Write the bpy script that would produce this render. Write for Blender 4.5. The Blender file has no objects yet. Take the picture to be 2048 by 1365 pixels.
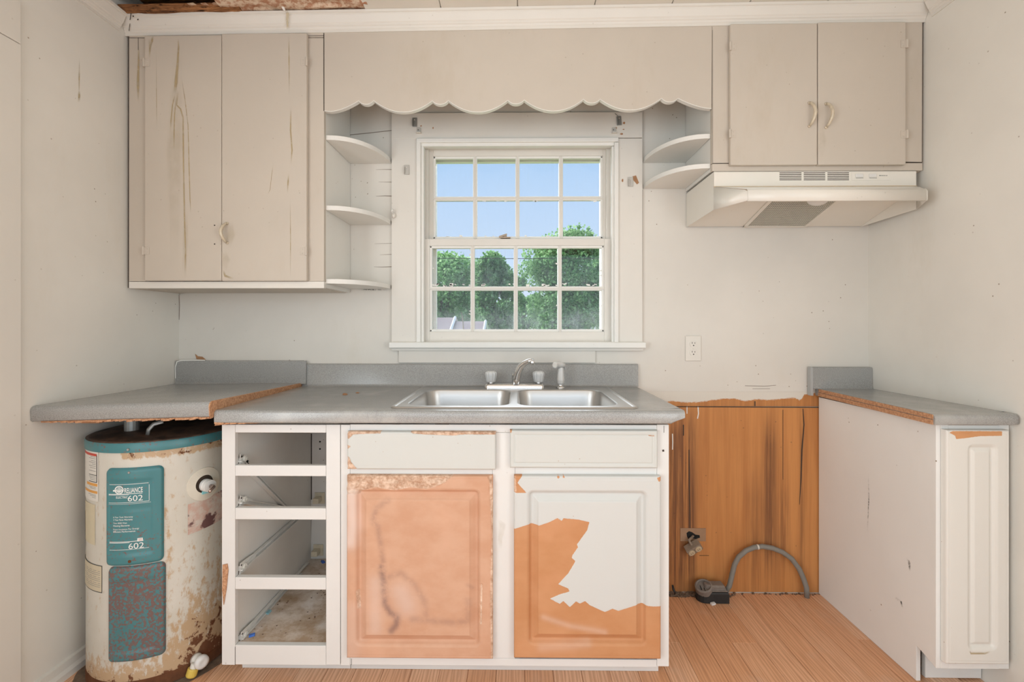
import bpy, bmesh, math, random
import numpy as np
from math import sin, cos, pi, atan, atan2, sqrt, radians
from mathutils import Vector, Matrix, noise
from mathutils.geometry import tessellate_polygon

SC = bpy.context.scene
COL = SC.collection
random.seed(7)

# ------------------------------------------------------------------ camera
F, DIST, HOR, VPX, CAMH = 950.0, 2.12, 655.0, 1035.0, 1.174
YAW = atan((VPX - 1024.0) / F)
cam_d = bpy.data.cameras.new('camera')
cam_d.sensor_width = 36.0
cam_d.lens = 36.0 * F / 2048.0
cam_d.shift_y = -(682.5 - HOR) / 2048.0
cam_d.clip_start = 0.05
cam_d.clip_end = 300
cam = bpy.data.objects.new('camera', cam_d)
cam.location = (0, -DIST, CAMH)
cam.rotation_euler = (pi / 2, 0, YAW)
COL.objects.link(cam)
SC.camera = cam

# ------------------------------------------------------------------ sky
w = bpy.data.worlds.new('sky')
SC.world = w
w.use_nodes = True
wn, wl = w.node_tree.nodes, w.node_tree.links
wn.clear()
tc = wn.new('ShaderNodeTexCoord')
sx = wn.new('ShaderNodeSeparateXYZ')
rm = wn.new('ShaderNodeValToRGB')
bg = wn.new('ShaderNodeBackground')
wo = wn.new('ShaderNodeOutputWorld')
el = rm.color_ramp.elements
el[0].position, el[0].color = 0.0, (0.68, 0.76, 0.90, 1)
el[1].position, el[1].color = 1.0, (0.16, 0.36, 0.80, 1)
e = el.new(0.14); e.color = (0.57, 0.73, 0.95, 1)
e = el.new(0.36); e.color = (0.44, 0.66, 0.95, 1)
wl.new(tc.outputs['Generated'], sx.inputs[0])
wl.new(sx.outputs['Z'], rm.inputs[0])
wl.new(rm.outputs[0], bg.inputs[0])
bg.inputs[1].default_value = 1.0
wl.new(bg.outputs[0], wo.inputs[0])

# ------------------------------------------------------------------ lights
def area(name, loc, rot, sx_, sy_, energy, col):
    l = bpy.data.lights.new(name, 'AREA')
    l.shape = 'RECTANGLE'; l.size = sx_; l.size_y = sy_
    l.energy = energy; l.color = col
    o = bpy.data.objects.new(name, l)
    o.location = loc; o.rotation_euler = rot
    COL.objects.link(o)
    return o
# daylight at the rear opening; the two side fills are added, with no windows
DAY = (0.83, 0.935, 1.0)
area('daylight_rear_opening', (0.05, -4.35, 1.25), (radians(90), 0, 0), 2.5, 1.8, 24.5, DAY)
area('side_fill', (-1.47, -2.55, 1.10), (radians(90), 0, radians(-90)), 1.3, 1.6, 36.5, DAY)
area('side_fill', (1.53, -2.60, 1.10), (radians(90), 0, radians(90)), 1.3, 1.6, 23, DAY)
# bright hazy sky side: a very soft sun shining in through the kitchen window
sun_d = bpy.data.lights.new('hazy_sun', 'SUN')
sun_d.energy = 11.0
sun_d.angle = radians(100)
sun_d.color = (0.95, 0.98, 1.0)
sun = bpy.data.objects.new('hazy_sun', sun_d)
sun.rotation_euler = Vector((0.58, -0.66, -0.42)).to_track_quat('-Z', 'Y').to_euler()
sun.location = (0, 3, 8)
COL.objects.link(sun)

vs = SC.view_settings
vs.view_transform = 'Standard'
vs.look = 'None'
vs.exposure = 0.0
vs.gamma = 1.0
vs.use_curve_mapping = False
try:
    SC.cycles.max_bounces = 8
    SC.cycles.diffuse_bounces = 4
    SC.cycles.transparent_max_bounces = 16
    SC.cycles.caustics_reflective = False
    SC.cycles.caustics_refractive = False
    SC.cycles.use_denoising = True
    SC.cycles.use_adaptive_sampling = True
    SC.cycles.adaptive_threshold = 0.035
except Exception:
    pass

# ------------------------------------------------------------------ pixel geometry
FW = (-sin(YAW), cos(YAW)); RT = (cos(YAW), sin(YAW))
def ray(px, py):
    u = (px - 1024.0) / F
    return (FW[0] + RT[0] * u, FW[1] + RT[1] * u, (HOR - py) / F)
def at(px, py, Y):
    r = ray(px, py); t = (Y + DIST) / r[1]
    return Vector((r[0] * t, Y, CAMH + r[2] * t))
def onx(px, py, X):
    r = ray(px, py); t = X / r[0]
    return Vector((X, -DIST + r[1] * t, CAMH + r[2] * t))
def onz(px, py, Z):
    r = ray(px, py); t = (Z - CAMH) / r[2]
    return Vector((r[0] * t, -DIST + r[1] * t, Z))
def rect(px0, py0, px1, py1, Y):
    a = at(px0, py0, Y); b = at(px1, py1, Y); c = at(px0, py1, Y); d = at(px1, py0, Y)
    return ((a.x + c.x) / 2, (b.x + d.x) / 2, (b.z + c.z) / 2, (a.z + d.z) / 2)   # x0 x1 z0 z1

# ------------------------------------------------------------------ mesh helpers
def org(o):
    v = Vector((0, 0, 0))
    while o is not None:
        v += o.location; o = o.parent
    return v
def link_mesh(name, me, mat, parent=None, smooth=False, bev=0, segs=2):
    o = bpy.data.objects.new(name, me)
    COL.objects.link(o)
    if parent is not None:
        o.parent = parent
    if mat is not None:
        me.materials.append(mat)
    if smooth:
        me.polygons.foreach_set('use_smooth', [True] * len(me.polygons))
    if bev:
        m = o.modifiers.new('bevel', 'BEVEL'); m.width = bev; m.segments = segs
        m.limit_method = 'ANGLE'; m.angle_limit = radians(40)
    return o
class MB:
    def __init__(s):
        s.v = []; s.f = []
    def add(s, vs_, fs):
        b = len(s.v); s.v += [tuple(p) for p in vs_]; s.f += [tuple(i + b for i in f) for f in fs]; return s
    def box(s, x0, x1, y0, y1, z0, z1):
        if x0 > x1: x0, x1 = x1, x0
        if y0 > y1: y0, y1 = y1, y0
        if z0 > z1: z0, z1 = z1, z0
        return s.add([(x0, y0, z0), (x1, y0, z0), (x1, y1, z0), (x0, y1, z0), (x0, y0, z1), (x1, y0, z1), (x1, y1, z1), (x0, y1, z1)],
                     [(0, 3, 2, 1), (4, 5, 6, 7), (0, 1, 5, 4), (1, 2, 6, 5), (2, 3, 7, 6), (3, 0, 4, 7)])
    def obox(s, c, ax, ay, az):           # oriented box from centre and half axes
        c, ax, ay, az = map(Vector, (c, ax, ay, az))
        return s.add([c + ax * i + ay * j + az * k for k in (-1, 1) for j in (-1, 1) for i in (-1, 1)],
                     [(0, 2, 3, 1), (4, 5, 7, 6), (0, 1, 5, 4), (1, 3, 7, 5), (3, 2, 6, 7), (2, 0, 4, 6)])
    def prism(s, poly, h0, h1, axis='y'):   # poly of 2d points extruded along an axis
        def P(a, b, h):
            return {'y': (a, h, b), 'x': (h, a, b), 'z': (a, b, h)}[axis]
        n = len(poly)
        vs_ = [P(a, b, h0) for a, b in poly] + [P(a, b, h1) for a, b in poly]
        tri = tessellate_polygon([[Vector((a, b, 0)) for a, b in poly]])
        fs = [tuple(t) for t in tri] + [tuple(i + n for i in reversed(t)) for t in tri]
        fs += [(i, (i + 1) % n, (i + 1) % n + n, i + n) for i in range(n)]
        return s.add(vs_, fs)
    def loops(s, loops, cap0=False, cap1=False, closed=True):
        n = len(loops[0]); vs_ = [p for l in loops for p in l]; fs = []
        for k in range(len(loops) - 1):
            for i in range(n if closed else n - 1):
                j = (i + 1) % n
                fs.append((k * n + i, k * n + j, (k + 1) * n + j, (k + 1) * n + i))
        if cap0: fs.append(tuple(reversed(range(n))))
        if cap1: fs.append(tuple((len(loops) - 1) * n + i for i in range(n)))
        return s.add(vs_, fs)
    def tube(s, path, rad, n=10, flat=1.0, caps=True):
        path = [Vector(p) for p in path]
        if not hasattr(rad, '__len__'): rad = [rad] * len(path)
        L = []; up = None
        for i, p in enumerate(path):
            t = (path[min(i + 1, len(path) - 1)] - path[max(i - 1, 0)]).normalized()
            if up is None:
                up = Vector((0, 0, 1)) if abs(t.z) < 0.9 else Vector((0, 1, 0))
            a = t.cross(up)
            if a.length < 1e-5: a = t.cross(Vector((1, 0, 0)))
            a.normalize(); b = a.cross(t).normalized(); up = b
            L.append([p + a * (cos(2 * pi * k / n) * rad[i]) + b * (sin(2 * pi * k / n) * rad[i] * flat) for k in range(n)])
        return s.loops(L, caps, caps)
    def lathe(s, prof, c, axis=(0, 0, 1), n=24, caps=True):
        c = Vector(c); ax = Vector(axis).normalized()
        u = ax.orthogonal().normalized(); v = ax.cross(u)
        L = [[c + ax * h + (u * cos(2 * pi * k / n) + v * sin(2 * pi * k / n)) * r for k in range(n)] for r, h in prof]
        return s.loops(L, caps, caps)
    def sphere(s, c, r, n=10, m=6, sc=(1, 1, 1)):
        c = Vector(c); L = []
        for j in range(m + 1):
            th = pi * (j + 0.02) / (m + 0.04)
            L.append([c + Vector((r * sin(th) * cos(2 * pi * k / n) * sc[0], r * sin(th) * sin(2 * pi * k / n) * sc[1], -r * cos(th) * sc[2])) for k in range(n)])
        return s.loops(L, True, True)
    def build(s, name, mat, parent=None, smooth=False, bev=0, segs=2, attrs=None, fix=True):
        me = bpy.data.meshes.new(name)
        o3 = org(parent) if parent is not None else Vector((0, 0, 0))
        me.from_pydata([(p[0] - o3.x, p[1] - o3.y, p[2] - o3.z) for p in s.v], [], s.f)
        if attrs:
            for k, arr in attrs.items():
                a = me.attributes.new(k, 'FLOAT', 'POINT'); a.data.foreach_set('value', np.asarray(arr, dtype=np.float32))
        if fix:
            bm = bmesh.new(); bm.from_mesh(me); bmesh.ops.recalc_face_normals(bm, faces=bm.faces); bm.to_mesh(me); bm.free()
        me.update()
        o = link_mesh(name, me, mat, parent, smooth, bev, segs)
        return o
def tag(o, label=None, cat=None, group=None, kind=None):
    if label: o['label'] = label
    if cat: o['category'] = cat
    if group: o['group'] = group
    if kind: o['kind'] = kind
    return o
def thing(name, label, cat, loc, group=None):
    o = bpy.data.objects.new(name, None); o.empty_display_size = 0.05
    COL.objects.link(o); o.location = loc
    return tag(o, label, cat, group)
def struct(o, label=None):
    o['kind'] = 'structure'
    if label: o['label'] = label
    return o
def sempty(name, loc, label=None):
    o = bpy.data.objects.new(name, None); COL.objects.link(o); o.location = loc
    return struct(o, label)
def auto_smooth(o, ang=40):
    me = o.data
    me.polygons.foreach_set('use_smooth', [True] * len(me.polygons))
    bm = bmesh.new(); bm.from_mesh(me)
    for e_ in bm.edges:
        e_.smooth = not (len(e_.link_faces) == 2 and e_.calc_face_angle(0) > radians(ang))
    bm.to_mesh(me); bm.free()
    return o
def segdist(P, pts):
    """distance of points P (N,2) to a polyline"""
    d = np.full(len(P), 1e9)
    for a, b in zip(pts[:-1], pts[1:]):
        a = np.array(a, float); b = np.array(b, float); ab = b - a
        t = np.clip(((P - a) @ ab) / max(ab @ ab, 1e-12), 0, 1)
        d = np.minimum(d, np.hypot(*(P - a - t[:, None] * ab).T))
    return d
def polysd(P, poly):
    """signed distance, positive inside"""
    d = segdist(P, list(poly) + [poly[0]])
    ins = np.zeros(len(P), bool); n = len(poly)
    for i in range(n):
        x0, y0 = poly[i]; x1, y1 = poly[(i + 1) % n]
        if y0 == y1: continue
        c = ((y0 > P[:, 1]) != (y1 > P[:, 1])) & (P[:, 0] < (x1 - x0) * (P[:, 1] - y0) / (y1 - y0) + x0)
        ins ^= c
    return np.where(ins, d, -d)

# ------------------------------------------------------------------ materials
class N:
    """small node-graph helper"""
    def __init__(s, name):
        s.m = bpy.data.materials.new(name); s.m.use_nodes = True
        s.t = s.m.node_tree; s.t.nodes.clear()
        s.out = s.t.nodes.new('ShaderNodeOutputMaterial')
    def node(s, typ, **kw):
        n = s.t.nodes.new('ShaderNode' + typ)
        for k, v in kw.items(): setattr(n, k, v)
        return n
    def link(s, a, b): s.t.links.new(a, b)
    def put(s, inp, v):
        if hasattr(v, 'is_output'): s.link(v, inp)
        elif hasattr(v, '__len__') and len(v) == 3 and inp.type == 'RGBA': inp.default_value = (*v, 1)
        else: inp.default_value = v
    def pos(s): return s.node('NewGeometry').outputs['Position']
    def obj(s): return s.node('TexCoord').outputs['Object']
    def scale(s, vec, sc, off=(0, 0, 0)):
        m = s.node('Mapping'); s.link(vec, m.inputs[0]); m.inputs['Scale'].default_value = sc; m.inputs['Location'].default_value = off
        return m.outputs[0]
    def noise(s, vec, sc, det=3, rough=0.55, dist=0):
        n = s.node('TexNoise'); s.link(vec, n.inputs['Vector'])
        n.inputs['Scale'].default_value = sc; n.inputs['Detail'].default_value = det
        n.inputs['Roughness'].default_value = rough; n.inputs['Distortion'].default_value = dist
        return n.outputs[0]
    def vor(s, vec, sc):
        n = s.node('TexVoronoi'); s.link(vec, n.inputs['Vector']); n.inputs['Scale'].default_value = sc
        return n.outputs['Distance']
    def math(s, op, a, b=0.0, clamp=False):
        n = s.node('Math', operation=op); n.use_clamp = clamp
        s.put(n.inputs[0], a); s.put(n.inputs[1], b); return n.outputs[0]
    def ramp(s, v, a, b):      # smooth 0..1 between a and b
        n = s.node('MapRange'); n.interpolation_type = 'SMOOTHSTEP'
        s.put(n.inputs[0], v); n.inputs[1].default_value = a; n.inputs[2].default_value = b
        return n.outputs[0]
    def mix(s, fac, a, b):
        n = s.node('Mix', data_type='RGBA'); s.put(n.inputs[0], fac); s.put(n.inputs[6], a); s.put(n.inputs[7], b)
        return n.outputs[2]
    def attr(s, name):
        return s.node('Attribute', attribute_name=name).outputs['Fac']
    def bsdf(s, col, rough=0.5, metal=0.0, spec=0.5, bump=None, bstr=0.2, bdist=0.002, **kw):
        b = s.node('BsdfPrincipled')
        s.put(b.inputs['Base Color'], col); s.put(b.inputs['Roughness'], rough); s.put(b.inputs['Metallic'], metal)
        b.inputs['Specular IOR Level'].default_value = spec
        for k, v in kw.items(): s.put(b.inputs[k.replace('_', ' ')], v)
        if bump is not None:
            bn = s.node('Bump'); bn.inputs['Strength'].default_value = bstr; bn.inputs['Distance'].default_value = bdist
            s.link(bump, bn.inputs['Height']); s.link(bn.outputs[0], b.inputs['Normal'])
        s.link(b.outputs[0], s.out.inputs[0])
        return b

def paint(name, col, rough=0.55, var=0.06, speck=0.5, dirt=(0.25, 0.17, 0.10), grime=0.0, spec=0.35):
    n = N(name); p = n.pos()
    lo = n.noise(p, 2.2, 4, 0.6)
    dk = tuple(c * (1 - 2 * var) for c in col)
    c = n.mix(n.ramp(lo, 0.3, 0.75), dk, col)
    if grime:
        g = n.math('MULTIPLY', n.ramp(n.noise(n.scale(p, (1, 1, 0.35), (3, 1, 5)), 3.5, 6, 0.7), 0.55, 0.8), grime)
        c = n.mix(g, c, (col[0] * 0.72, col[1] * 0.64, col[2] * 0.5))
    if speck:
        d = n.vor(p, 26.0)
        gate = n.ramp(n.noise(p, 4.0, 2, 0.5), 0.46, 0.58)
        m = n.math('MULTIPLY', n.math('SUBTRACT', 1.0, n.ramp(d, 0.04, 0.085)), gate)
        c = n.mix(n.math('MULTIPLY', m, speck), c, dirt)
    n.bsdf(c, rough, spec=spec, bump=n.noise(p, 60, 3, 0.6), bstr=0.08, bdist=0.003)
    return n.m
def plain(name, col, rough=0.5, metal=0.0, spec=0.5, var=0.0, sc=30, **kw):
    n = N(name); c = col
    if var:
        c = n.mix(n.noise(n.pos(), sc, 4, 0.6), tuple(x * (1 - var) for x in col), tuple(min(1, x * (1 + var)) for x in col))
    n.bsdf(c, rough, metal, spec, **kw)
    return n.m
def stain_mat(name, col, op=0.6, sc=40, lo=0.25, hi=0.7):
    n = N(name); p = n.pos()
    d = n.node('BsdfDiffuse'); n.put(d.inputs[0], col)
    t = n.node('BsdfTransparent'); mx = n.node('MixShader')
    f = n.math('MULTIPLY', n.ramp(n.noise(p, sc, 4, 0.6), lo, hi), op)
    f = n.math('MULTIPLY', f, n.ramp(n.attr('edge'), 0.0, 1.0))
    n.link(f, mx.inputs[0]); n.link(t.outputs[0], mx.inputs[1]); n.link(d.outputs[0], mx.inputs[2])
    n.link(mx.outputs[0], n.out.inputs[0])
    return n.m

M = {}
M['cream'] = paint('cream_paint', (0.625, 0.55, 0.465), 0.5, 0.03, 0.35, grime=0.25)
M['wall'] = paint('wall_paint', (0.78, 0.735, 0.665), 0.6, 0.035, 0.8, grime=0.2)
M['wall_r'] = paint('side_wall_paint', (0.84, 0.80, 0.73), 0.6, 0.035, 0.8, grime=0.2)
M['white'] = paint('white_paint', (0.84, 0.81, 0.755), 0.42, 0.02, 0.35)
M['trim'] = paint('trim_paint', (0.80, 0.755, 0.685), 0.42, 0.025, 0.2)
M['trim_white'] = paint('white_trim_paint', (0.88, 0.855, 0.80), 0.4, 0.02, 0.15)
M['base_white'] = paint('base_cabinet_paint', (0.77, 0.745, 0.71), 0.42, 0.02, 0.4, grime=0.12)
M['panel_white'] = paint('end_panel_paint', (0.88, 0.865, 0.83), 0.4, 0.02, 1.0, grime=0.15)
M['interior'] = paint('cabinet_interior', (0.82, 0.775, 0.715), 0.6, 0.05, 0.6, grime=0.3)
M['ceil'] = paint('ceiling_paint', (0.80, 0.745, 0.66), 0.6, 0.03, 0.1)
M['hood'] = paint('hood_enamel', (0.85, 0.80, 0.715), 0.28, 0.02, 0.2, spec=0.5)
M['hood_grease'] = plain('hood_grease', (0.62, 0.47, 0.29), 0.4, var=0.2, sc=60)
M['black'] = plain('black_void', (0.012, 0.011, 0.010), 0.9)
M['crack'] = plain('crack_line', (0.27, 0.21, 0.165), 0.9)  # brown line colour for the wall cracks
M['dark'] = plain('dark_gap', (0.06, 0.045, 0.035), 0.9)
M['chrome'] = plain('chrome', (0.82, 0.82, 0.82), 0.14, 1.0)
M['zinc'] = plain('dull_zinc', (0.36, 0.36, 0.34), 0.42, 0.6, var=0.15)
M['plastic'] = plain('white_plastic', (0.77, 0.745, 0.71), 0.3)
M['ivory'] = plain('ivory_plastic', (0.76, 0.715, 0.64), 0.35)
M['yellowed'] = plain('yellowed_plastic', (0.70, 0.60, 0.44), 0.35, var=0.2, sc=50)
M['handle'] = plain('aged_handle', (0.62, 0.53, 0.40), 0.35, 0.15, var=0.3, sc=70)
M['brown'] = plain('bare_brown', (0.42, 0.22, 0.11), 0.8, var=0.3, sc=80)
M['stain'] = stain_mat('water_stain', (0.54, 0.41, 0.21), 0.55, 22, 0.0, 0.6)
M['stain_soft'] = stain_mat('faint_stain', (0.58, 0.47, 0.30), 0.22, 18, 0.1, 0.8)
M['smudge'] = stain_mat('dark_smudge', (0.06, 0.05, 0.04), 0.75, 120, 0.35, 0.65)
def steel():
    n = N('brushed_steel'); p = n.pos()
    r = n.math('ADD', n.math('MULTIPLY', n.noise(n.scale(p, (6, 120, 120)), 6, 4), 0.16), 0.28)
    n.bsdf((0.62, 0.615, 0.605), r, 1.0)
    return n.m
M['steel'] = steel()
def laminate(name, dusty):
    n = N(name); p = n.pos()
    c = n.mix(n.ramp(n.noise(p, 420, 2, 0.7), 0.35, 0.65), (0.29, 0.285, 0.272), (0.41, 0.405, 0.39))
    c = n.mix(n.math('MULTIPLY', n.ramp(n.noise(p, 5, 5, 0.65), 0.45, 0.75), dusty), c, (0.50, 0.485, 0.455))
    n.bsdf(c, n.math('ADD', n.math('MULTIPLY', n.noise(p, 9, 4), 0.16), 0.14), spec=0.6)
    return n.m
M['laminate'] = laminate('grey_laminate', 0.75)
M['laminate_clean'] = laminate('grey_laminate_clean', 0.15)
def chipboard():
    n = N('raw_chipboard'); p = n.pos()
    c = n.mix(n.ramp(n.noise(p, 130, 4, 0.7), 0.3, 0.7), (0.40, 0.19, 0.10), (0.66, 0.38, 0.22))
    n.bsdf(c, 0.9, spec=0.1, bump=n.noise(p, 180, 3), bstr=0.6, bdist=0.004)
    return n.m
M['chip'] = chipboard()
def ply():
    n = N('bare_plywood'); p = n.pos()
    g = n.noise(n.scale(p, (14, 14, 0.7)), 1.6, 4, 0.6, 0.5)
    f = n.noise(n.scale(p, (170, 170, 3.0)), 1.6, 3, 0.6)
    c = n.mix(n.ramp(g, 0.35, 0.72), (0.66, 0.29, 0.095), (0.54, 0.22, 0.07))
    c = n.mix(n.math('MULTIPLY', n.ramp(f, 0.45, 0.8), 0.28), c, (0.42, 0.165, 0.06))
    dk = n.math('MULTIPLY', n.attr('dark'), n.ramp(n.noise(n.scale(p, (60, 60, 1.3)), 1.6, 4, 0.7), 0.25, 0.62))
    c = n.mix(n.math('MULTIPLY', dk, 0.85), c, (0.155, 0.062, 0.030))
    sp = n.math('SUBTRACT', 1.0, n.ramp(n.vor(p, 30), 0.05, 0.12))
    sp = n.math('MULTIPLY', sp, n.ramp(n.noise(p, 5, 2), 0.52, 0.62))
    c = n.mix(n.math('MULTIPLY', sp, 0.5), c, (0.12, 0.07, 0.05))
    pe = n.ramp(n.math('ADD', n.attr('paint'), n.math('MULTIPLY', n.math('SUBTRACT', n.noise(n.scale(p, (30, 30, 90)), 3, 4, 0.7), 0.5), 8.0)), -1.0, 1.6)
    c = n.mix(pe, c, (0.74, 0.69, 0.61))
    n.bsdf(c, 0.55, spec=0.3, bump=f, bstr=0.12, bdist=0.002)
    return n.m
M['ply'] = ply()
def laminate_floor():
    n = N('oak_laminate'); p = n.pos()
    rnd = n.node('ObjectInfo').outputs['Random']
    cmb = n.node('CombineXYZ'); n.link(n.math('MULTIPLY', rnd, 37.0), cmb.inputs[0]); n.link(n.math('MULTIPLY', rnd, 11.0), cmb.inputs[1])
    va = n.node('VectorMath', operation='ADD'); n.link(p, va.inputs[0]); n.link(cmb.outputs[0], va.inputs[1])
    q = n.scale(va.outputs[0], (1, 0.06, 1))
    wv = n.node('TexWave', wave_type='BANDS', bands_direction='X'); n.link(q, wv.inputs['Vector'])
    wv.inputs['Scale'].default_value = 26; wv.inputs['Distortion'].default_value = 9; wv.inputs['Detail'].default_value = 3; wv.inputs['Detail Scale'].default_value = 1.6
    g = n.noise(n.scale(va.outputs[0], (1, 0.03, 1)), 190, 3, 0.6)
    a = n.mix(rnd, (0.76, 0.40, 0.215), (0.90, 0.56, 0.36))
    c = n.mix(n.math('MULTIPLY', wv.outputs[1], 0.55), a, (0.55, 0.25, 0.125))
    c = n.mix(n.math('MULTIPLY', n.ramp(g, 0.5, 0.72), 0.35), c, (0.38, 0.16, 0.08))
    du = n.ramp(n.noise(p, 7, 5, 0.65), 0.52, 0.8)
    c = n.mix(n.math('MULTIPLY', du, 0.22), c, (0.66, 0.55, 0.46))
    n.bsdf(c, 0.42, spec=0.35)
    return n.m
M['floor'] = laminate_floor()
# ================================================================== room shell
XL = at(358, 655, 0).x
XR = at(1737, 655, 0).x
YB = -4.5                       # rear of the room, behind the camera
UF = -0.29                      # front plane of the wall cabinets
zcl = at(262, 65, UF - 0.006).z
zcr = at(1848, 37, UF - 0.006).z
def zc(x): return zcl + (zcr - zcl) * (x - XL) / (XR - XL)
CH = 0.056

# ---- floor
fl = MB().box(XL - 0.1, XR + 0.1, YB, 0.0, -0.05, -0.006).build('floor', M['floor'])
struct(fl, 'worn reddish oak laminate floor in narrow strips')
plank_mesh = {}
def plank(length, w_=0.0955):
    k = round(length, 2)
    if k not in plank_mesh:
        c = 0.0012
        b = MB()
        lo = [(0, 0), (w_, 0), (w_, -k), (0, -k)]
        b.loops([[(x, y, -0.006) for x, y in lo], [(x, y, -c) for x, y in lo],
                 [(c, -c, 0), (w_ - c, -c, 0), (w_ - c, -k + c, 0), (c, -k + c, 0)]], False, True)
        me = bpy.data.meshes.new('plank'); me.from_pydata(b.v, [], b.f)
        bm = bmesh.new(); bm.from_mesh(me); bmesh.ops.recalc_face_normals(bm, faces=bm.faces); bm.to_mesh(me); bm.free()
        me.materials.append(M['floor']); plank_mesh[k] = me
    return plank_mesh[k]
rr = random.Random(3)
x = XL + 0.004
while x < XR - 0.09:
    y = -0.045 if x < 0.9 else -0.02
    k = rr.choice([0.3, 0.6, 0.9, 1.2]); tot = 0
    while tot < 2.6:
        o = bpy.data.objects.new('plank', plank(k)); COL.objects.link(o); o.parent = fl
        o.location = (x, y - tot, 0)
        tot += k; k = rr.choice([0.6, 0.9, 1.2])
    x += 0.0965

# ---- back wall with the window opening
WX0, WX1, WZ0, WZ1 = rect(843, 288, 1226, 688, 0)
TOP = max(zcl, zcr) + CH + 0.2
wb = MB()
wb.box(XL - 0.1, WX0, 0, 0.12, -0.05, TOP).box(WX1, XR + 0.1, 0, 0.12, -0.05, TOP)
wb.box(WX0, WX1, 0, 0.12, -0.05, WZ0).box(WX0, WX1, 0, 0.12, WZ1, TOP)
wall_back = struct(wb.build('wall_back', M['wall']), 'cream painted kitchen wall with peeling edge above bare plywood')
wall_left = struct(MB().box(XL - 0.1, XL, YB, 0, -0.05, TOP).build('wall_left', M['wall_r']), 'cream painted side wall beside the water heater')
wall_right = struct(MB().box(XR, XR + 0.1, YB, 0, -0.05, TOP).build('wall_right', M['wall_r']), 'cream painted side wall beside the range hood')
# rear wall behind the camera, with a wide opening to daylight
struct(MB().box(XL, -1.2, YB - 0.1, YB, 0, TOP).box(1.3, XR, YB - 0.1, YB, 0, TOP).box(-1.2, 1.3, YB - 0.1, YB, 2.2, TOP).build('wall_rear', M['wall_r']))

# bare plywood sheet in the range gap, a strip above it, painted raggedly over
def sheet(name, px0, py0, px1, py1, Y, nx, ny, mat, parent, fn, thick=0.004):
    x0, x1, z0, z1 = rect(px0, py0, px1, py1, Y)
    U, V = np.meshgrid(np.linspace(0, 1, nx + 1), np.linspace(0, 1, ny + 1))
    X = x0 + (x1 - x0) * U; Z = z1 + (z0 - z1) * V
    P = np.stack([(px0 + (px1 - px0) * U).ravel(), (py0 + (py1 - py0) * V).ravel()], 1)
    at_ = fn(P)
    b = MB()
    b.v = [(a, Y, c) for a, c in zip(X.ravel(), Z.ravel())]
    b.f = [(j * (nx + 1) + i, (j + 1) * (nx + 1) + i, (j + 1) * (nx + 1) + i + 1, j * (nx + 1) + i + 1) for j in range(ny) for i in range(nx)]
    n0 = len(b.v)
    b.box(x0, x1, Y + 0.0003, Y + thick, z0, z1)
    at_ = {k: np.concatenate([a, np.zeros(8) - (0 if k == 'dark' else 30)]) for k, a in at_.items()}
    return b.build(name, mat, parent, attrs=at_, fix=False)
def ply_dark(P):
    d = np.zeros(len(P))
    def band(x0, x1, y0, y1, s, w_=14):
        return s * np.clip((P[:, 0] - x0) / w_, 0, 1) * np.clip((x1 - P[:, 0]) / w_, 0, 1) * np.clip((P[:, 1] - y0) / 90 + 0.35, 0, 1) * np.clip((y1 - P[:, 1]) / 90 + 0.35, 0, 1)
    d = np.maximum(d, band(1325, 1398, 815, 1200, 1.0, 10))
    d = np.maximum(d, band(1484, 1570, 940, 1185, 0.55, 20))
    d = np.maximum(d, band(1520, 1560, 830, 1160, 0.95, 14))
    d = np.maximum(d, band(1555, 1580, 950, 1130, 0.8, 8))
    d = np.maximum(d, band(1598, 1612, 815, 1190, 0.7, 5))
    return {'dark': d, 'paint': np.full(len(P), -30.0)}
sheet('plywood_panel', 1240, 815, 1660, 1184.5, -0.005, 60, 60, M['ply'], wall_back, ply_dark)
edge = [(1240, 808), (1322, 806), (1345, 803), (1375, 806), (1400, 805), (1425, 801), (1448, 798), (1470, 798), (1490, 803), (1515, 799), (1540, 801), (1565, 798), (1590, 796), (1602, 803), (1607, 790), (1640, 785), (1660, 785)]
def strip_at(P):
    ey = np.interp(P[:, 0], [e_[0] for e_ in edge], [e_[1] for e_ in edge])
    return {'dark': np.full(len(P), 0.25), 'paint': ey - P[:, 1]}
sheet('plywood_strip', 1240, 784, 1660, 813.5, -0.0015, 90, 24, M['ply'], wall_back, strip_at, 0.001)

def stroke(mb, pts, wpx, Y=None, off=0.0007, fn=None):
    """thin ribbon along pixel points; returns edge attribute values"""
    if fn is None: fn = lambda a, b: at(a, b, Y)
    if not hasattr(wpx, '__len__'): wpx = [wpx] * len(pts)
    L = []; A = []
    for i, (p, w_) in enumerate(zip(pts, wpx)):
        a = Vector(pts[max(i - 1, 0)]); b = Vector(pts[min(i + 1, len(pts) - 1)])
        t = (b - a).normalized(); nn = Vector((-t.y, t.x))
        row = []
        for s_ in (-1, -0.4, 0.4, 1):
            q = Vector(p) + nn * (s_ * w_ / 2)
            v = fn(q.x, q.y)
            row.append(v); A.append(0.0 if abs(s_) == 1 or i in (0, len(pts) - 1) else 1.0)
        L.append(row)
    mb.loops(L, closed=False)
    return A
def strokes(name, mat, parent, lst, Y=None, fn=None, soft=True):
    mb = MB(); A = []
    for pts, w_ in lst: A += stroke(mb, pts, w_, Y, fn=fn)
    o = mb.build(name, mat, parent, attrs={'edge': A if soft else [1.0] * len(A)}, fix=False)
    o['kind'] = 'stuff'
    return o
def blob(px, py, rx, ry, n=14, seed=0, j=0.35):
    r_ = random.Random(seed); return [(px + rx * cos(2 * pi * k / n) * (1 - j * r_.random()), py + ry * sin(2 * pi * k / n) * (1 - j * r_.random())) for k in range(n)]
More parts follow.
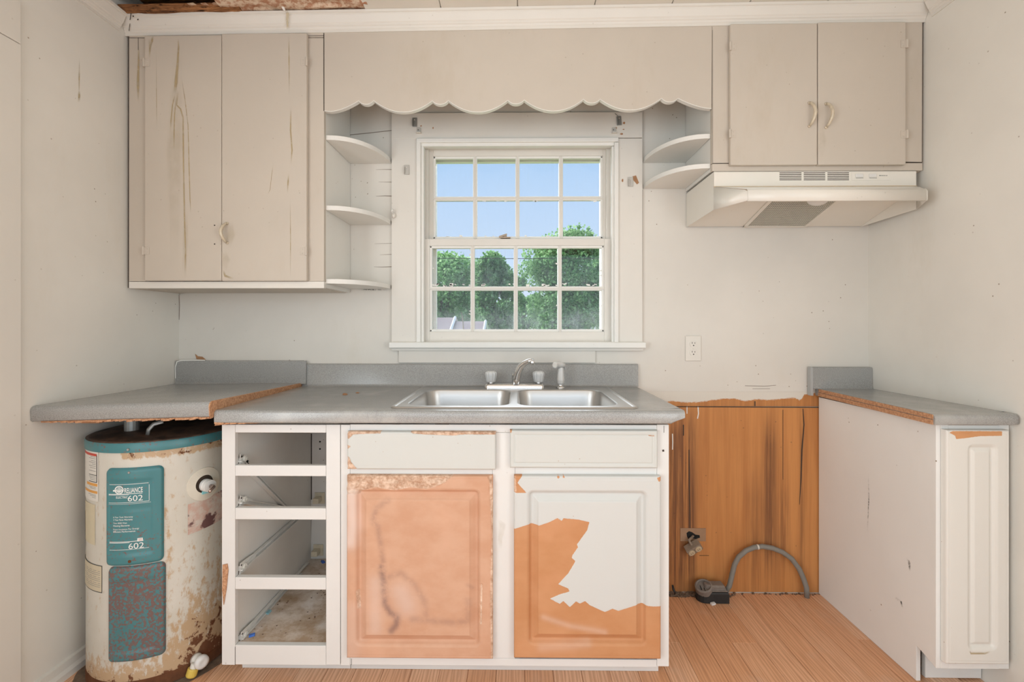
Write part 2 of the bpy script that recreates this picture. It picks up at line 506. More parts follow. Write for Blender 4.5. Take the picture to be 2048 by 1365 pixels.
def patch(name, mat, parent, polys, Y=None, fn=None):
    if fn is None: fn = lambda a, b: at(a, b, Y)
    mb = MB()
    for poly in polys:
        tri = tessellate_polygon([[Vector((a, b, 0)) for a, b in poly]])
        mb.add([fn(a, b) for a, b in poly], tri)
    return mb.build(name, mat, parent, attrs={'edge': [1.0] * len(mb.v)}, fix=False)

# cracks and chips on the back wall
strokes('crack', M['crack'], wall_back, [
    ([(664, 274), (700, 270), (740, 266), (784, 261)], 1.4), ([(752, 339.6), (768, 339), (784, 339.3)], [0.3, 0.8, 1.2]), ([(757, 364), (784, 364.4)], [0.3, 1.0]),
    ([(752, 392.5), (770, 392), (784, 392.4)], [0.4, 1.2, 1.6]), ([(749, 488), (784, 487)], [0.3, 0.7]), ([(760, 510), (784, 509)], [0.3, 0.9]), ([(748, 534), (765, 534.4), (784, 533.8)], [0.4, 1.0, 1.3]),
    ([(358, 590), (359, 612), (358, 640)], 1.2), ([(797, 702), (798, 726)], 0.9),
    ([(1285, 380), (1285, 500), (1284, 690)], 0.8), ([(1490, 772), (1530, 773), (1552, 771)], 0.9), ([(1505, 778), (1540, 778)], 0.7)], Y=-0.0008, soft=False)
strokes('dark_wisp', M['smudge'], wall_back, [([(332, 581), (350, 587), (372, 580)], 14), ([(346, 580), (358, 600)], 10), ([(712, 580), (740, 579), (782, 579)], 6)], Y=-0.001)  # thin dark streaks below the wall cabinet and the lowest corner shelf
patch('torn_wallpaper', M['brown'], wall_back, [[(390, 708), (396, 713), (405, 714), (412, 720), (393, 719)]], Y=-0.002)
strokes('white_drip', M['trim_white'], wall_back, [([(1396, 813), (1397, 828), (1395, 838)], 2.2), ([(1374, 813), (1374, 828)], 1.8), ([(1345, 868), (1345.5, 885), (1345, 900)], 2.0)], Y=-0.0062, soft=False)
strokes('panel_crack', M['dark'], wall_back, [
    ([(1606, 818), (1608, 850), (1604, 900), (1602, 960), (1599, 1010)], [1.5, 2, 2.5, 2.0, 0.8]),
    ([(1566, 820), (1566, 900), (1566, 960)], 0.9), ([(1378, 900), (1379, 980), (1380, 1060)], 1.6), ([(1367, 850), (1367, 872)], 2),
    ([(1510, 803), (1510, 813)], 2.0), ([(1399, 1112), (1418, 1112)], 0.9)], Y=-0.0064, soft=False)
strokes('panel_seam', M['dark'], wall_back, [([(1335, 814), (1660, 815.5)], 1.6)], Y=-0.0062, soft=False)

# ---- left wall: casing at the picture edge, baseboard, marks
y0 = onx(34, 655, XL).y
cas = MB(); cas.box(XL, XL + 0.014, y0 - 0.13, y0, 0.0, onx(36, 90, XL).z - 0.002)
tr4 = struct(cas.build('trim_4', M['trim'], bev=0.002), 'painted casing board at the picture edge')
struct(MB().box(XL, XL + 0.014, y0 - 0.6, y0 - 0.001, onx(36, 90, XL).z, onx(36, 5, XL).z).build('trim_5', M['trim'], bev=0.002))
bl = MB().prism([(XL, 0), (XL + 0.022, 0), (XL + 0.021, 0.020), (XL + 0.012, 0.030), (XL + 0.009, 0.052), (XL, 0.056)], -0.79, -0.005, 'y')
struct(bl.build('baseboard_left', M['trim']))
strokes('wall_mark', M['stain'], wall_left, [([(158, 112), (158, 150), (158, 205)], [2, 4, 2]), ([(157, 180), (158, 192), (158, 206)], 6), ([(65, 220), (66, 228)], 2.5),
    ([(222, 116), (226, 135)], 2.5), ([(88, 672), (92, 676)], 5), ([(75, 708), (79, 713)], 5), ([(117, 724), (120, 728)], 4),
    ([(60, 300), (61, 303)], 2)], fn=lambda a, b: onx(a, b, XL) + Vector((0.0008, 0, 0)))

# ---- ceiling, with broken hole over the wall cabinet
HX = at(727, 12, UF - 0.045).x
HY0, HY1 = UF - 0.03, -0.66
def cbox(mb, x0, x1, y0_, y1_, t=0.02, dz=0.0):
    xs = [x0, x1]
    return mb.add([(xx, yy, zc(xx) + CH + dz + k) for k in (0, t) for xx in xs for yy in (y0_, y1_)],
                  [(0, 1, 3, 2), (4, 6, 7, 5), (0, 4, 5, 1), (2, 3, 7, 6), (0, 2, 6, 4), (1, 5, 7, 3)])
cb = MB(); cbox(cb, HX, XR, YB, 0.0, dz=0.011); cbox(cb, XL, HX, YB, HY1, dz=0.011)
ceil = struct(cb.build('ceiling', M['ceil']), 'painted ceiling tiles broken away over the wall cabinet')
xs = [HX, -0.291, 0.0, 0.2915, 0.583, 0.8745, 1.166, 1.4575, XR - 0.002]
for i in range(len(xs) - 1):
    for j in range(3):
        t = MB(); cbox(t, xs[i] + 0.0012, xs[i + 1] - 0.0012, UF - 0.02 - 0.292 * (j + 1) + 0.0012, UF - 0.02 - 0.292 * j, 0.0105)
        t.build('ceiling_tile', M['ceil'], ceil, bev=0.0025, segs=1)
def rotten():
    n = N('rotten_wood'); p = n.pos()
    g = n.noise(n.scale(p, (1.0, 9, 9)), 9, 6, 0.7, 1.2)
    c = n.mix(n.ramp(g, 0.3, 0.7), (0.11, 0.045, 0.02), (0.52, 0.24, 0.10))
    c = n.mix(n.ramp(n.noise(n.scale(p, (3, 14, 14), (4, 2, 1)), 6, 5, 0.7), 0.52, 0.68), c, (0.02, 0.012, 0.008))
    n.bsdf(c, 0.85, spec=0.15, bump=g, bstr=0.8, bdist=0.01)
    return n.m
M['rotten'] = rotten()
def plaster_paper():
    n = N('torn_paper'); p = n.pos()
    c = n.mix(n.ramp(n.noise(p, 35, 5, 0.7), 0.4, 0.6), (0.44, 0.22, 0.13), (0.72, 0.56, 0.42))
    n.bsdf(c, 0.9, spec=0.1); return n.m
M['paper'] = plaster_paper()
def rough_board(name, x0, x1, yc, wd, dz, slope, seed, th=0.03, mat='rotten'):
    b = MB(); L = []; nx = 36
    for i in range(nx + 1):
        xx = x0 + (x1 - x0) * i / nx; z = zc(xx) + CH + dz + slope * (xx - x0)
        row = []
        for (dy, dzz) in ((-wd, 0), (-wd * 0.3, -0.004), (wd * 0.3, -0.003), (wd, 0), (wd, th), (-wd, th)):
            q = noise.noise(Vector((xx * 7 + seed, dy * 40, dzz * 50))) * 0.010 + noise.noise(Vector((xx * 30 + seed, dy * 90, 3.0))) * 0.004
            row.append((xx, yc + dy + q, z + dzz + q * 0.9))
        L.append(row)
    b.loops(L, True, True)
    return b.build(name, M[mat], ceil)
rough_board('rotten_board', XL + 0.01, -0.98, -0.44, 0.10, 0.045, 0.0, 1)
rough_board('rotten_board', -1.02, HX + 0.1, -0.42, 0.045, 0.014, 0.02, 7)
rough_board('rotten_board', -1.30, HX + 0.1, -0.52, 0.05, 0.05, -0.01, 13)
rough_board('rotten_board', -1.12, HX + 0.02, -0.345, 0.03, 0.008, -0.006, 21, 0.02, 'paper')
rough_board('rotten_board', XL + 0.01, -1.05, -0.325, 0.016, 0.003, 0.0, 33, 0.02)
b = MB(); cbox(b, XL, XR, YB, 0.0, 0.01, 0.12); b.build('attic_board', M['rotten'], ceil)  # boarding above the hole, spread unseen over the room to stop sky light leaking
b = MB()
for k in range(16):
    px = 385 + k * 21 + rr.uniform(-8, 8); p0 = at(px, 17 + rr.uniform(-3, 2), UF - 0.05)
    p0.z = zc(p0.x) + CH + 0.012
    q = [p0, p0 + Vector((rr.uniform(0.008, 0.03), 0, 0.001)), p0 + Vector((rr.uniform(0.01, 0.035), rr.uniform(-0.03, -0.01), -rr.uniform(0.0, 0.012))), p0 + Vector((0.0, -0.02, -rr.uniform(0.0, 0.008)))]
    b.add(q, [(0, 1, 2, 3)])
o = b.build('torn_paper', M['paper'], ceil); o['kind'] = 'stuff'

# ---- crown moulding
prof = [(0, -0.012), (0.004, -0.012), (0.0045, -0.002), (0.007, 0), (0.009, 0.006), (0.013, 0.009), (0.014, 0.014), (0.018, 0.018), (0.023, 0.030), (0.028, 0.040), (0.0285, 0.045), (0.033, 0.047), (0.034, 0.0555), (0, 0.0555)]
def crown(name, path_fn, ends, mat, lab=None):
    L = [[path_fn(e_, p_, z_) for p_, z_ in prof] for e_ in ends]
    b = MB().loops(L, True, True)
    return struct(auto_smooth(b.build(name, mat), 12), lab)
crown('trim_1', lambda xx, p_, z_: (xx, UF - p_, zc(xx) + z_), [XL + 0.001 + 0.0, XR - 0.001], M['trim'], 'painted crown moulding above the wall cabinets')
crown('trim_2', lambda yy, p_, z_: (XL + p_, yy, zcl + z_), [-3.9, UF - 0.034], M['trim'])
crown('trim_3', lambda yy, p_, z_: (XR - p_, yy, zcr + z_), [-3.9, UF - 0.034], M['trim'])
crown_o = bpy.data.objects['trim_1']
def crown_pt(a, b):
    v = at(a, b, UF - 0.03); return at(a, b, UF - 0.006 - 0.03 * min(1, max(0, (62 - b) / 34.0)) - 0.006)
strokes('drip_stain', M['stain'], crown_o, [([(572, 20), (575, 28), (574, 40), (575, 52), (575, 60)], [6, 9, 8, 6, 5])], fn=crown_pt)
strokes('corner_crack', M['dark'], crown_o, [([(262, 26), (261, 34), (260, 40)], 1.8), ([(260, 47), (258, 62)], 1.2), ([(275, 38), (276.5, 40)], 3), ([(266, 31), (267, 34)], 2.5)], fn=crown_pt, soft=False)
patch('torn_paint', M['trim_white'], crown_o, [[(560, 8), (569, 15), (571, 22), (566, 20)]], fn=lambda a, b: at(a, b, UF - 0.046))

# ================================================================== window
win = sempty('window_1', (at(1035, 688, 0).x, 0, WZ0), 'double hung sash window with small panes over the sink')
def pbox(name, px0, py0, px1, py1, Yf, Yb, mat, parent, bev=0.0015, Yref=None):
    x0, x1, z0, z1 = rect(px0, py0, px1, py1, Yf if Yref is None else Yref)
    return MB().box(x0, x1, Yf, Yb, z0, z1).build(name, mat, parent, bev=bev)
pbox('casing_head', 783, 225, 1285, 276.5, -0.018, 0, M['trim'], win)
pbox('casing_side', 783, 277, 834.5, 687, -0.0175, 0, M['trim'], win)
pbox('casing_side', 1236, 277, 1285, 687, -0.0175, 0, M['trim'], win)
for a in ((832.5, 284.3, 841, 688), (1229, 284.3, 1237.5, 688), (832.5, 275.5, 1237.5, 284)):
    pbox('stop_bead', *a, -0.030, 0.0, M['trim_white'], win, 0.003)
for a in ((841.2, 292.3, 847.5, 688), (1223.5, 292.3, 1228.8, 688), (841.2, 284.3, 1228.8, 292)):
    pbox('inner_bead', *a, -0.018, 0.012, M['trim_white'], win, 0.003)
# jambs
x0, x1, z0, z1 = rect(846, 291, 1225, 686, 0)
MB().box(WX0, x0, 0, 0.15, WZ0, WZ1).build('jamb', M['trim'], win)
MB().box(x1, WX1, 0, 0.15, WZ0, WZ1).build('jamb', M['trim'], win)
MB().box(x0, x1, 0, 0.15, z1, WZ1).build('head_jamb', M['trim'], win)
MB().box(x0, x1, 0.0, 0.19, WZ0, z0 + 0.004).build('outer_sill', M['trim'], win)
pbox('parting_strip', 848, 292, 857, 480, 0.035, 0.055, M['trim'], win)
pbox('parting_strip', 1213, 292, 1222, 480, 0.035, 0.055, M['trim'], win)
# stool and apron
xa, xb, za, zb = rect(778, 686, 1292, 697, -0.042)
MB().prism([(-0.042, za + 0.003), (-0.039, za), (-0.010, za), (0.01, za), (0.01, zb + 0.003), (-0.036, zb + 0.003), (-0.041, zb)], xa, xb, 'x').build('window_stool', M['trim_white'], win, bev=0.001)
pbox('apron', 797, 698, 1191, 726, -0.012, 0, M['wall'], win, Yref=-0.012)
pbox('apron_moulding', 783, 696, 1287, 702, -0.022, 0, M['trim'], win, Yref=-0.022)
# storm frame outside
sx0, sx1, sz0, sz1 = rect(874, 327, 1199, 668, 0.135)
tx0, tx1, tz0, tz1 = x0, x1, z0, z1
MB().box(tx0, sx0, 0.115, 0.14, tz0, tz1).build('storm_frame', M['trim'], win)
MB().box(sx1, tx1, 0.115, 0.14, tz0, tz1).build('storm_frame', M['trim'], win)
MB().box(sx0, sx1, 0.115, 0.14, sz1, tz1).build('storm_frame', M['trim'], win)

def glass(name, dirt, haze):
    n = N(name); p = n.obj()
    tr = n.node('BsdfTransparent'); gl = n.node('BsdfGlossy'); gl.inputs['Roughness'].default_value = 0.02
    fr = n.node('Fresnel'); fr.inputs[0].default_value = 1.45
    m1 = n.node('MixShader'); n.link(n.math('MULTIPLY', fr.outputs[0], 0.6), m1.inputs[0]); n.link(tr.outputs[0], m1.inputs[1]); n.link(gl.outputs[0], m1.inputs[2])
    df = n.node('BsdfDiffuse'); df.inputs[0].default_value = (0.72, 0.76, 0.78, 1)
    tl = n.node('BsdfTranslucent'); tl.inputs[0].default_value = (0.85, 0.9, 0.92, 1)
    ad = n.node('MixShader'); ad.inputs[0].default_value = 0.6; n.link(df.outputs[0], ad.inputs[1]); n.link(tl.outputs[0], ad.inputs[2])
    g = n.node('TexCoord').outputs['Generated']
    sp = n.node('SeparateXYZ'); n.link(g, sp.inputs[0])
    grad = n.ramp(sp.outputs[2], 0.75, 0.0)
    st = n.noise(n.scale(n.pos(), (60, 1, 9)), 1.5, 5, 0.7)
    cl = n.noise(n.pos(), 14, 4, 0.6)
    fac = n.math('ADD', n.math('MULTIPLY', n.math('MULTIPLY', grad, n.ramp(cl, 0.25, 0.75)), haze), n.math('MULTIPLY', n.ramp(st, 0.5, 0.8), dirt), True)
    m2 = n.node('MixShader'); n.link(fac, m2.inputs[0]); n.link(m1.outputs[0], m2.inputs[1]); n.link(ad.outputs[0], m2.inputs[2])
    n.link(m2.outputs[0], n.out.inputs[0])
    return n.m
M['glass'] = glass('window_glass', 0.015, 0.02)
M['glass_mid'] = glass('dusty_glass', 0.05, 0.03)
M['glass_dirty'] = glass('dirty_glass', 0.09, 0.13)
def sash(name, px0, py0, px1, py1, gx0, gy0, gx1, gy1, cols, rows, Yf, Yb, mats):
    s_ = pbox(name, px0, py0, gx0, py1, Yf, Yb, M['trim'], win, 0.0015)
    s_.name = name
    pbox('stile', gx1, py0, px1, py1, Yf, Yb, M['trim'], s_)
    pbox('rail', gx0, py0, gx1, gy0, Yf, Yb, M['trim'], s_)
    pbox('rail', gx0, gy1, gx1, py1, Yf, Yb, M['trim'], s_)
    # bright putty bevel round the glazing
    for a in ((gx0 - 0.5, gy0 - 0.5, gx0 + 5, gy1 + 0.5), (gx1 - 5, gy0 - 0.5, gx1 + 0.5, gy1 + 0.5), (gx0, gy0 - 0.5, gx1, gy0 + 5), (gx0, gy1 - 5, gx1, gy1 + 0.5)):
        pbox('glazing_bead', *a, Yf + 0.006, Yb - 0.004, M['trim_white'], s_, 0.003, Yref=Yf + 0.003)
    X = [gx0] + cols + [gx1]; Y_ = [gy0] + rows + [gy1]
    for c in cols: pbox('muntin', c - 4.2, gy0, c + 4.2, gy1, Yf + 0.004, Yb - 0.004, M['trim_white'], s_, 0.004)
    for r_ in rows: pbox('muntin', gx0, r_ - 4.2, gx1, r_ + 4.2, Yf + 0.005, Yb - 0.005, M['trim_white'], s_, 0.004)
    for c in cols: pbox('muntin_face', c - 1.8, gy0, c + 1.8, gy1, Yf + 0.001, Yf + 0.006, M['trim'], s_, 0.001)
    for r_ in rows: pbox('muntin_face', gx0, r_ - 1.8, gx1, r_ + 1.8, Yf + 0.0015, Yf + 0.006, M['trim'], s_, 0.001)
    ym = (Yf + Yb) / 2 + 0.006
    for j in range(len(Y_) - 1):
        for i in range(len(X) - 1):
            pbox('pane', X[i] + 2, Y_[j] + 2, X[i + 1] - 2, Y_[j + 1] - 2, ym, ym + 0.003, mats[j], s_, 0)
    return s_
us = sash('upper_sash', 856, 291, 1214, 486, 866, 312, 1206, 478, [950, 1035, 1122], [397], 0.055, 0.088, [M['glass'], M['glass']])
ls = sash('lower_sash', 845.5, 478, 1225.5, 684.5, 859, 491.5, 1208.5, 664, [945, 1031.5, 1119.5], [577.5], 0.014, 0.048, [M['glass_mid'], M['glass_dirty']])
# sash lock on the meeting rail
lk = MB(); p = at(1012, 476, 0.02)
lk.box(p.x - 0.025, p.x + 0.02, 0.016, 0.044, p.z - 0.002, p.z + 0.004)
lk.tube([(p.x - 0.004, 0.03, p.z), (p.x - 0.004, 0.03, p.z + 0.010)], 0.008, 10)
lk.obox((p.x - 0.014, 0.028, p.z + 0.011), (0.018, 0, 0.006), (0, 0.004, 0), (-0.001, 0, 0.004))
lk.build('sash_lock', plain('tarnished_brass', (0.42, 0.33, 0.25), 0.5, 0.3, var=0.2), ls, bev=0.001)
# crumbs of loose putty along the glazing
pt = MB(); r2 = random.Random(5)
for (ax, ay, bx, by, n_) in ((866, 476, 1206, 476, 22), (859, 663, 1208, 663, 34), (859, 572, 1208, 572, 30), (866, 316, 1206, 316, 16), (866, 402, 1206, 402, 12), (943, 495, 943, 660, 12), (1118, 495, 1118, 660, 12), (862, 495, 862, 660, 10), (1205, 495, 1205, 660, 10)):
    Yp = 0.068 if ay < 478 else 0.03
    for k in range(n_):
        t = r2.random(); q = at(ax + (bx - ax) * t + r2.uniform(-3, 3), ay + (by - ay) * t + r2.uniform(-4, 1), Yp)
        s1 = r2.uniform(0.003, 0.009)
        pt.obox(q, (s1, 0, r2.uniform(-.002, .002)), (0, 0.002, 0), (r2.uniform(-.001, .001), 0, s1 * r2.uniform(0.3, 0.7)))
o = pt.build('loose_putty', M['trim_white'], ls); o['kind'] = 'stuff'

# curtain-rod hardware on the casing
M['bracket'] = plain('painted_bracket', (0.60, 0.57, 0.52), 0.45, 0.2, var=0.15)
def bracket(pxa, pya, label):
    p = at(pxa, pya, -0.019)
    t = thing('curtain_bracket', label, 'bracket', (p.x, -0.0185, p.z), 'curtain rod brackets on the window casing')
    b = MB().box(p.x - 0.009, p.x + 0.009, -0.022, -0.0187, p.z - 0.012, p.z + 0.012)
    b.build('plate', M['bracket'], t, bev=0.0008)
    MB().box(p.x - 0.010, p.x + 0.010, -0.036, -0.0187, p.z - 0.0155, p.z - 0.0122).build('lower_flange', M['ivory'], t, bev=0.0008)
    MB().lathe([(0.002, 0), (0.002, 0.0022)], (p.x - 0.003, -0.0215, p.z + 0.001), (0, -1, 0), 10).build('screw', M['dark'], t)
    return t
bracket(838, 261, 'whitish curtain bracket at upper window corner nearer the tall cabinet')
bracket(1228, 261, 'whitish curtain bracket at upper window corner nearer the range hood')
def clip(pxa, pya, label, mat, wx=0.0095, wz=0.019, lean=0.0):
    p = at(pxa, pya, -0.02)
    t = thing('metal_clip', label, 'clip', (p.x, -0.0185, p.z - wz), 'flat metal clips on the window casing')
    MB().obox((p.x, -0.021, p.z), (wx, 0, lean * wx), (0, 0.002, 0), (-lean * wz, 0, wz)).build('plate', mat, t, bev=0.001)
    MB().obox((p.x - wx * 0.8, -0.026, p.z - wz * 0.2), (0.0012, 0, 0), (0, 0.006, 0), (0, 0, wz * 0.7)).build('flange', mat, t)
    MB().lathe([(0.0022, 0), (0.0022, 0.0015)], (p.x, -0.0228, p.z + wz * 0.5), (0, -1, 0), 10).build('screw', M['ivory'], t)
    return t
clip(829.5, 245, 'dark metal clip above the curtain bracket nearer the tall cabinet', M['zinc'], 0.010, 0.020)
clip(1238, 242, 'dark metal clip above the curtain bracket nearer the range hood', M['zinc'], 0.010, 0.020, 0.08)
cp_ = plain('painted_clip', (0.55, 0.52, 0.47), 0.5, 0.2, var=0.1)
clip(813.5, 340, 'painted metal clip on casing beside the three corner shelves', cp_, 0.011, 0.021)
clip(1261, 364, 'painted metal clip on casing beside chipped brown paint', cp_, 0.011, 0.021)
nl = at(1230, 227, -0.019)
tag(MB().tube([nl, nl + Vector((0.012, -0.016, -0.022))], 0.0012, 6).build('bent_nail', M['zinc']), 'thin bent nail sticking out above dark metal clip', 'nail')
p = at(788, 430, -0.02)
hk = thing('cup_hook', 'painted lumpy hook on casing edge beside middle corner shelf', 'hook', (p.x, -0.0185, p.z - 0.02))
MB().sphere((p.x, -0.027, p.z - 0.004), 0.010, sc=(0.9, 0.8, 1.2)).build('base', M['trim'], hk, smooth=True)
MB().tube([(p.x, -0.03, p.z), (p.x - 0.004, -0.042, p.z + 0.012), (p.x + 0.002, -0.046, p.z + 0.018)], 0.004, 8).build('hook', M['trim_white'], hk, smooth=True)
patch('paint_chip', M['brown'], win, [[(1265, 353), (1272, 351), (1278, 366), (1274, 369), (1267, 361)], blob(1245, 361, 2.2, 4), blob(1248, 246, 3, 3), blob(1243, 268, 4, 2.2), blob(1231, 256, 4, 2), blob(866, 256, 1.6, 2.4), blob(842, 252, 2.2, 1.6), blob(1247, 259, 2.6, 1.2)], Y=-0.0188)

# ================================================================== outdoors
def leaf_mat(name, a, b):
    n = N(name)
    r_ = n.node('NewGeometry').outputs['Random Per Island']
    c = n.mix(r_, a, b)
    d = n.node('BsdfDiffuse'); n.link(c, d.inputs[0]); t = n.node('BsdfTranslucent'); n.link(c, t.inputs[0])
    mx = n.node('MixShader'); mx.inputs[0].default_value = 0.5
    n.link(d.outputs[0], mx.inputs[1]); n.link(t.outputs[0], mx.inputs[2]); n.link(mx.outputs[0], n.out.inputs[0])
    return n.m
M['leaf'] = leaf_mat('oak_leaves', (0.10, 0.25, 0.08), (0.46, 0.66, 0.33))
M['leaf2'] = leaf_mat('bright_leaves', (0.13, 0.31, 0.09), (0.52, 0.72, 0.36))
M['bark'] = plain('bark', (0.16, 0.12, 0.09), 0.9, var=0.3, sc=10)
GZ = -0.7
g = struct(MB().box(-60, 60, 0.3, 70, GZ - 0.2, GZ).build('ground', plain('lawn', (0.20, 0.30, 0.10), 0.9, var=0.3, sc=1.5)), 'grass lawn outside the window')
def tree(pxc, pytop, halfpx, Y, label, seed, mat='leaf', nb=170, nleaf=26000, low=None):
    r_ = random.Random(seed); nr = np.random.default_rng(seed)
    c = at(pxc, 655, Y); top = at(pxc, pytop, Y).z; hw = at(pxc + halfpx, 655, Y).x - c.x
    base_z = 0.3 if low is None else low
    t = thing('tree', label, 'tree', (c.x, Y, GZ), 'trees beyond the window')
    tr = MB().tube([(c.x, Y, GZ), (c.x + 0.1, Y, 1.2), (c.x - 0.1, Y, top * 0.6)], [0.28, 0.2, 0.08], 8)
    for k in range(7):
        a = r_.uniform(0, 2 * pi); zz = r_.uniform(0.8, top * 0.5)
        tr.tube([(c.x, Y, zz), (c.x + hw * 0.6 * cos(a), Y + hw * 0.5 * sin(a), zz + hw * 0.6)], [0.09, 0.03], 6)
    tr.build('trunk', M['bark'], t)
    cz = (top + base_z) / 2; hz = (top - base_z) / 2
    blobs = []
    for k in range(nb):
        a = r_.uniform(0, 2 * pi); u = r_.uniform(-1, 1); q = sqrt(1 - u * u) ** 0.6; rad = r_.uniform(0.2, 0.98)
        s_ = r_.choice([0.10, 0.14, 0.18, 0.24, 0.30]) * min(hw, hz)
        blobs.append((c.x + hw * rad * q * cos(a) * 0.95, Y + hw * 0.8 * rad * q * sin(a), cz + hz * u * (0.95 - 0.25 * s_ / hz), s_))
    blobs.append((c.x, Y, top - 0.22 * hw, 0.22 * hw))
    n_ = nleaf; bi = nr.integers(0, len(blobs), n_); B = np.array(blobs)[bi]
    d = nr.normal(size=(n_, 3)); d /= np.linalg.norm(d, axis=1)[:, None]
    P = B[:, :3] + d * (B[:, 3] * nr.uniform(0.55, 1.08, n_))[:, None]
    s1 = nr.uniform(0.04, 0.12, n_) * (Y / 24.0)
    u1 = nr.normal(size=(n_, 3)); u1 /= np.linalg.norm(u1, axis=1)[:, None]
    v1 = np.cross(u1, nr.normal(size=(n_, 3))); v1 /= np.linalg.norm(v1, axis=1)[:, None]
    u1 *= s1[:, None]; v1 *= (s1 * 0.7)[:, None]
    V = np.stack([P - u1, P + v1, P + u1, P - v1], 1).reshape(-1, 3) - np.array([c.x, Y, GZ])
    me = bpy.data.meshes.new('crown'); me.from_pydata(V.tolist(), [], [(4 * i, 4 * i + 1, 4 * i + 2, 4 * i + 3) for i in range(n_)])
    o = link_mesh('crown', me, M[mat], t); o['kind'] = 'stuff'
    return t
tree(884, 508, 82, 25, 'rounded green tree behind the reddish roof', 1, 'leaf2')
tree(984, 511, 60, 30.5, 'rounded green tree in the middle, right of the reddish roof', 2, 'leaf')
tree(1135, 466, 102, 24, 'tallest bushy green tree, in the right half of the window', 3, 'leaf', 230, 40000)
tree(1034, 552, 30, 35.5, 'small distant tree in the gap between the larger trees', 4, 'leaf', 40, 9000)
tree(1215, 500, 60, 31, 'green tree at the right edge of the window view', 5, 'leaf2', 70, 20000)
tree(940, 590, 110, 42, 'low spreading green tree low behind the reddish roof', 6, 'leaf', 90, 22000)
tree(1075, 598, 110, 53, 'low spreading green tree below the gap in the treetops', 8, 'leaf', 90, 22000)
# neighbouring house, only its roof shows above the sill
HYd = 17.0
hs = thing('house', 'neighbouring house with faded reddish shingle roof', 'house', (at(890, 660, HYd + 2).x, HYd + 2, GZ))
M['shingle'] = plain('faded_shingles', (0.27, 0.195, 0.185), 0.9, var=0.15, sc=3)
def slope_roof(pa, pb, Yr, Ye, drop, nm):
    a = at(*pa, Yr); b = at(*pb, Yr)
    mb = MB(); e0 = a + Vector((0, Ye - Yr, -drop)); e1 = b + Vector((0.0, Ye - Yr, -drop)); g0 = a + Vector((0, Yr - Ye, -drop)); g1 = b + Vector((0.0, Yr - Ye, -drop))
    th = Vector((0, 0, 0.08))
    mb.loops([[e0, a, g0, g0 - th, a - th, e0 - th], [e1, b, g1, g1 - th, b - th, e1 - th]], True, True)
    r_ = mb.build(nm, M['shingle'], hs)
    for (p0, p1) in ((b, e1), (b, g1)):
        MB().tube([p0 + Vector((0.03, -0.02, 0.02)), p1 + Vector((0.03, -0.02, 0.02))], 0.06, 4).build('rake_board', M['plastic'], r_)
    return r_
slope_roof((820, 635.5), (909, 635.5), HYd + 1.5, HYd - 1.2, 1.1, 'roof')
slope_roof((909, 643), (970, 643), HYd + 1.3, HYd - 1.0, 0.95, 'roof')
a = at(820, 640, HYd + 1.5); b_ = at(966, 640, HYd + 1.5)
MB().box(a.x, b_.x, HYd - 0.6, HYd + 3.2, GZ, 0.75).build('wall', M['plastic'], hs)
pl = MB().tube([at(500, 516, 14), at(1030, 517.5, 14.5), at(1600, 519, 15)], 0.012, 6)
plt = thing('power_line', 'thin dark power line crossing in front of the trees', 'power line', (0, 14.5, GZ))
pl.build('wire', M['dark'], plt)
for a_, y_ in ((500, 14), (1600, 15)):
    q = at(a_, 516, y_)
    pole = MB().tube([(q.x, y_, GZ), (q.x, y_, q.z + 0.6)], [0.14, 0.10], 10).build('pole', M['bark'], plt)
    MB().box(q.x - 0.06, q.x + 0.06, y_ - 0.9, y_ + 0.9, q.z - 0.10, q.z - 0.012).build('crossarm', M['bark'], pole)
tw = MB().tube([at(927, 664, 0.13), at(926, 645, 0.128), at(923.5, 625, 0.126)], [0.003, 0.0026, 0.0016], 6)
tag(tw.build('dry_twig', M['bark']), 'dry brown twig leaning outside the lowest pane by the roof', 'twig')
# ================================================================== wall cabinets
DF = UF - 0.019                  # door front plane
def hinge(parent, px, py, side, Y, mat):
    """painted offset hinge: plate on the door, knuckle, small plate on the frame"""
    p = at(px, py, Y)
    h = MB().box(p.x, p.x + side * 0.022, Y - 0.0016, Y - 0.0002, p.z - 0.014, p.z + 0.014).build('hinge', mat, parent, bev=0.0006)
    MB().tube([(p.x - side * 0.001, Y - 0.002, p.z - 0.016), (p.x - side * 0.001, Y - 0.002, p.z + 0.016)], 0.0042, 8).build('knuckle', mat, h)
    for dz in (-0.008, 0.008): MB().lathe([(0.0028, 0), (0.002, 0.0012)], (p.x + side * 0.013, Y - 0.0016, p.z + dz), (0, -1, 0), 8).build('screw', mat, h)
    return h
def pull(parent, px, py0, py1, bow, Y):
    a = at(px, py0, Y); b = at(px, py1, Y); L = []; R_ = []
    for k in range(15):
        t = k / 14; s_ = sin(pi * t)
        L.append((a.x + bow * s_ * 0.9, Y - 0.0045 - 0.022 * s_ ** 0.7, a.z + (b.z - a.z) * t)); R_.append(0.0035 + 0.0028 * s_ ** 0.5)
    h = MB().tube(L, R_, 10).build('handle', M['handle'], parent, smooth=True)
    for q in (a, b): MB().lathe([(0.006, 0), (0.0055, 0.003), (0.003, 0.005)], (q.x, Y, q.z), (0, -1, 0), 12).build('foot_plate', M['handle'], h, smooth=True)
    return h

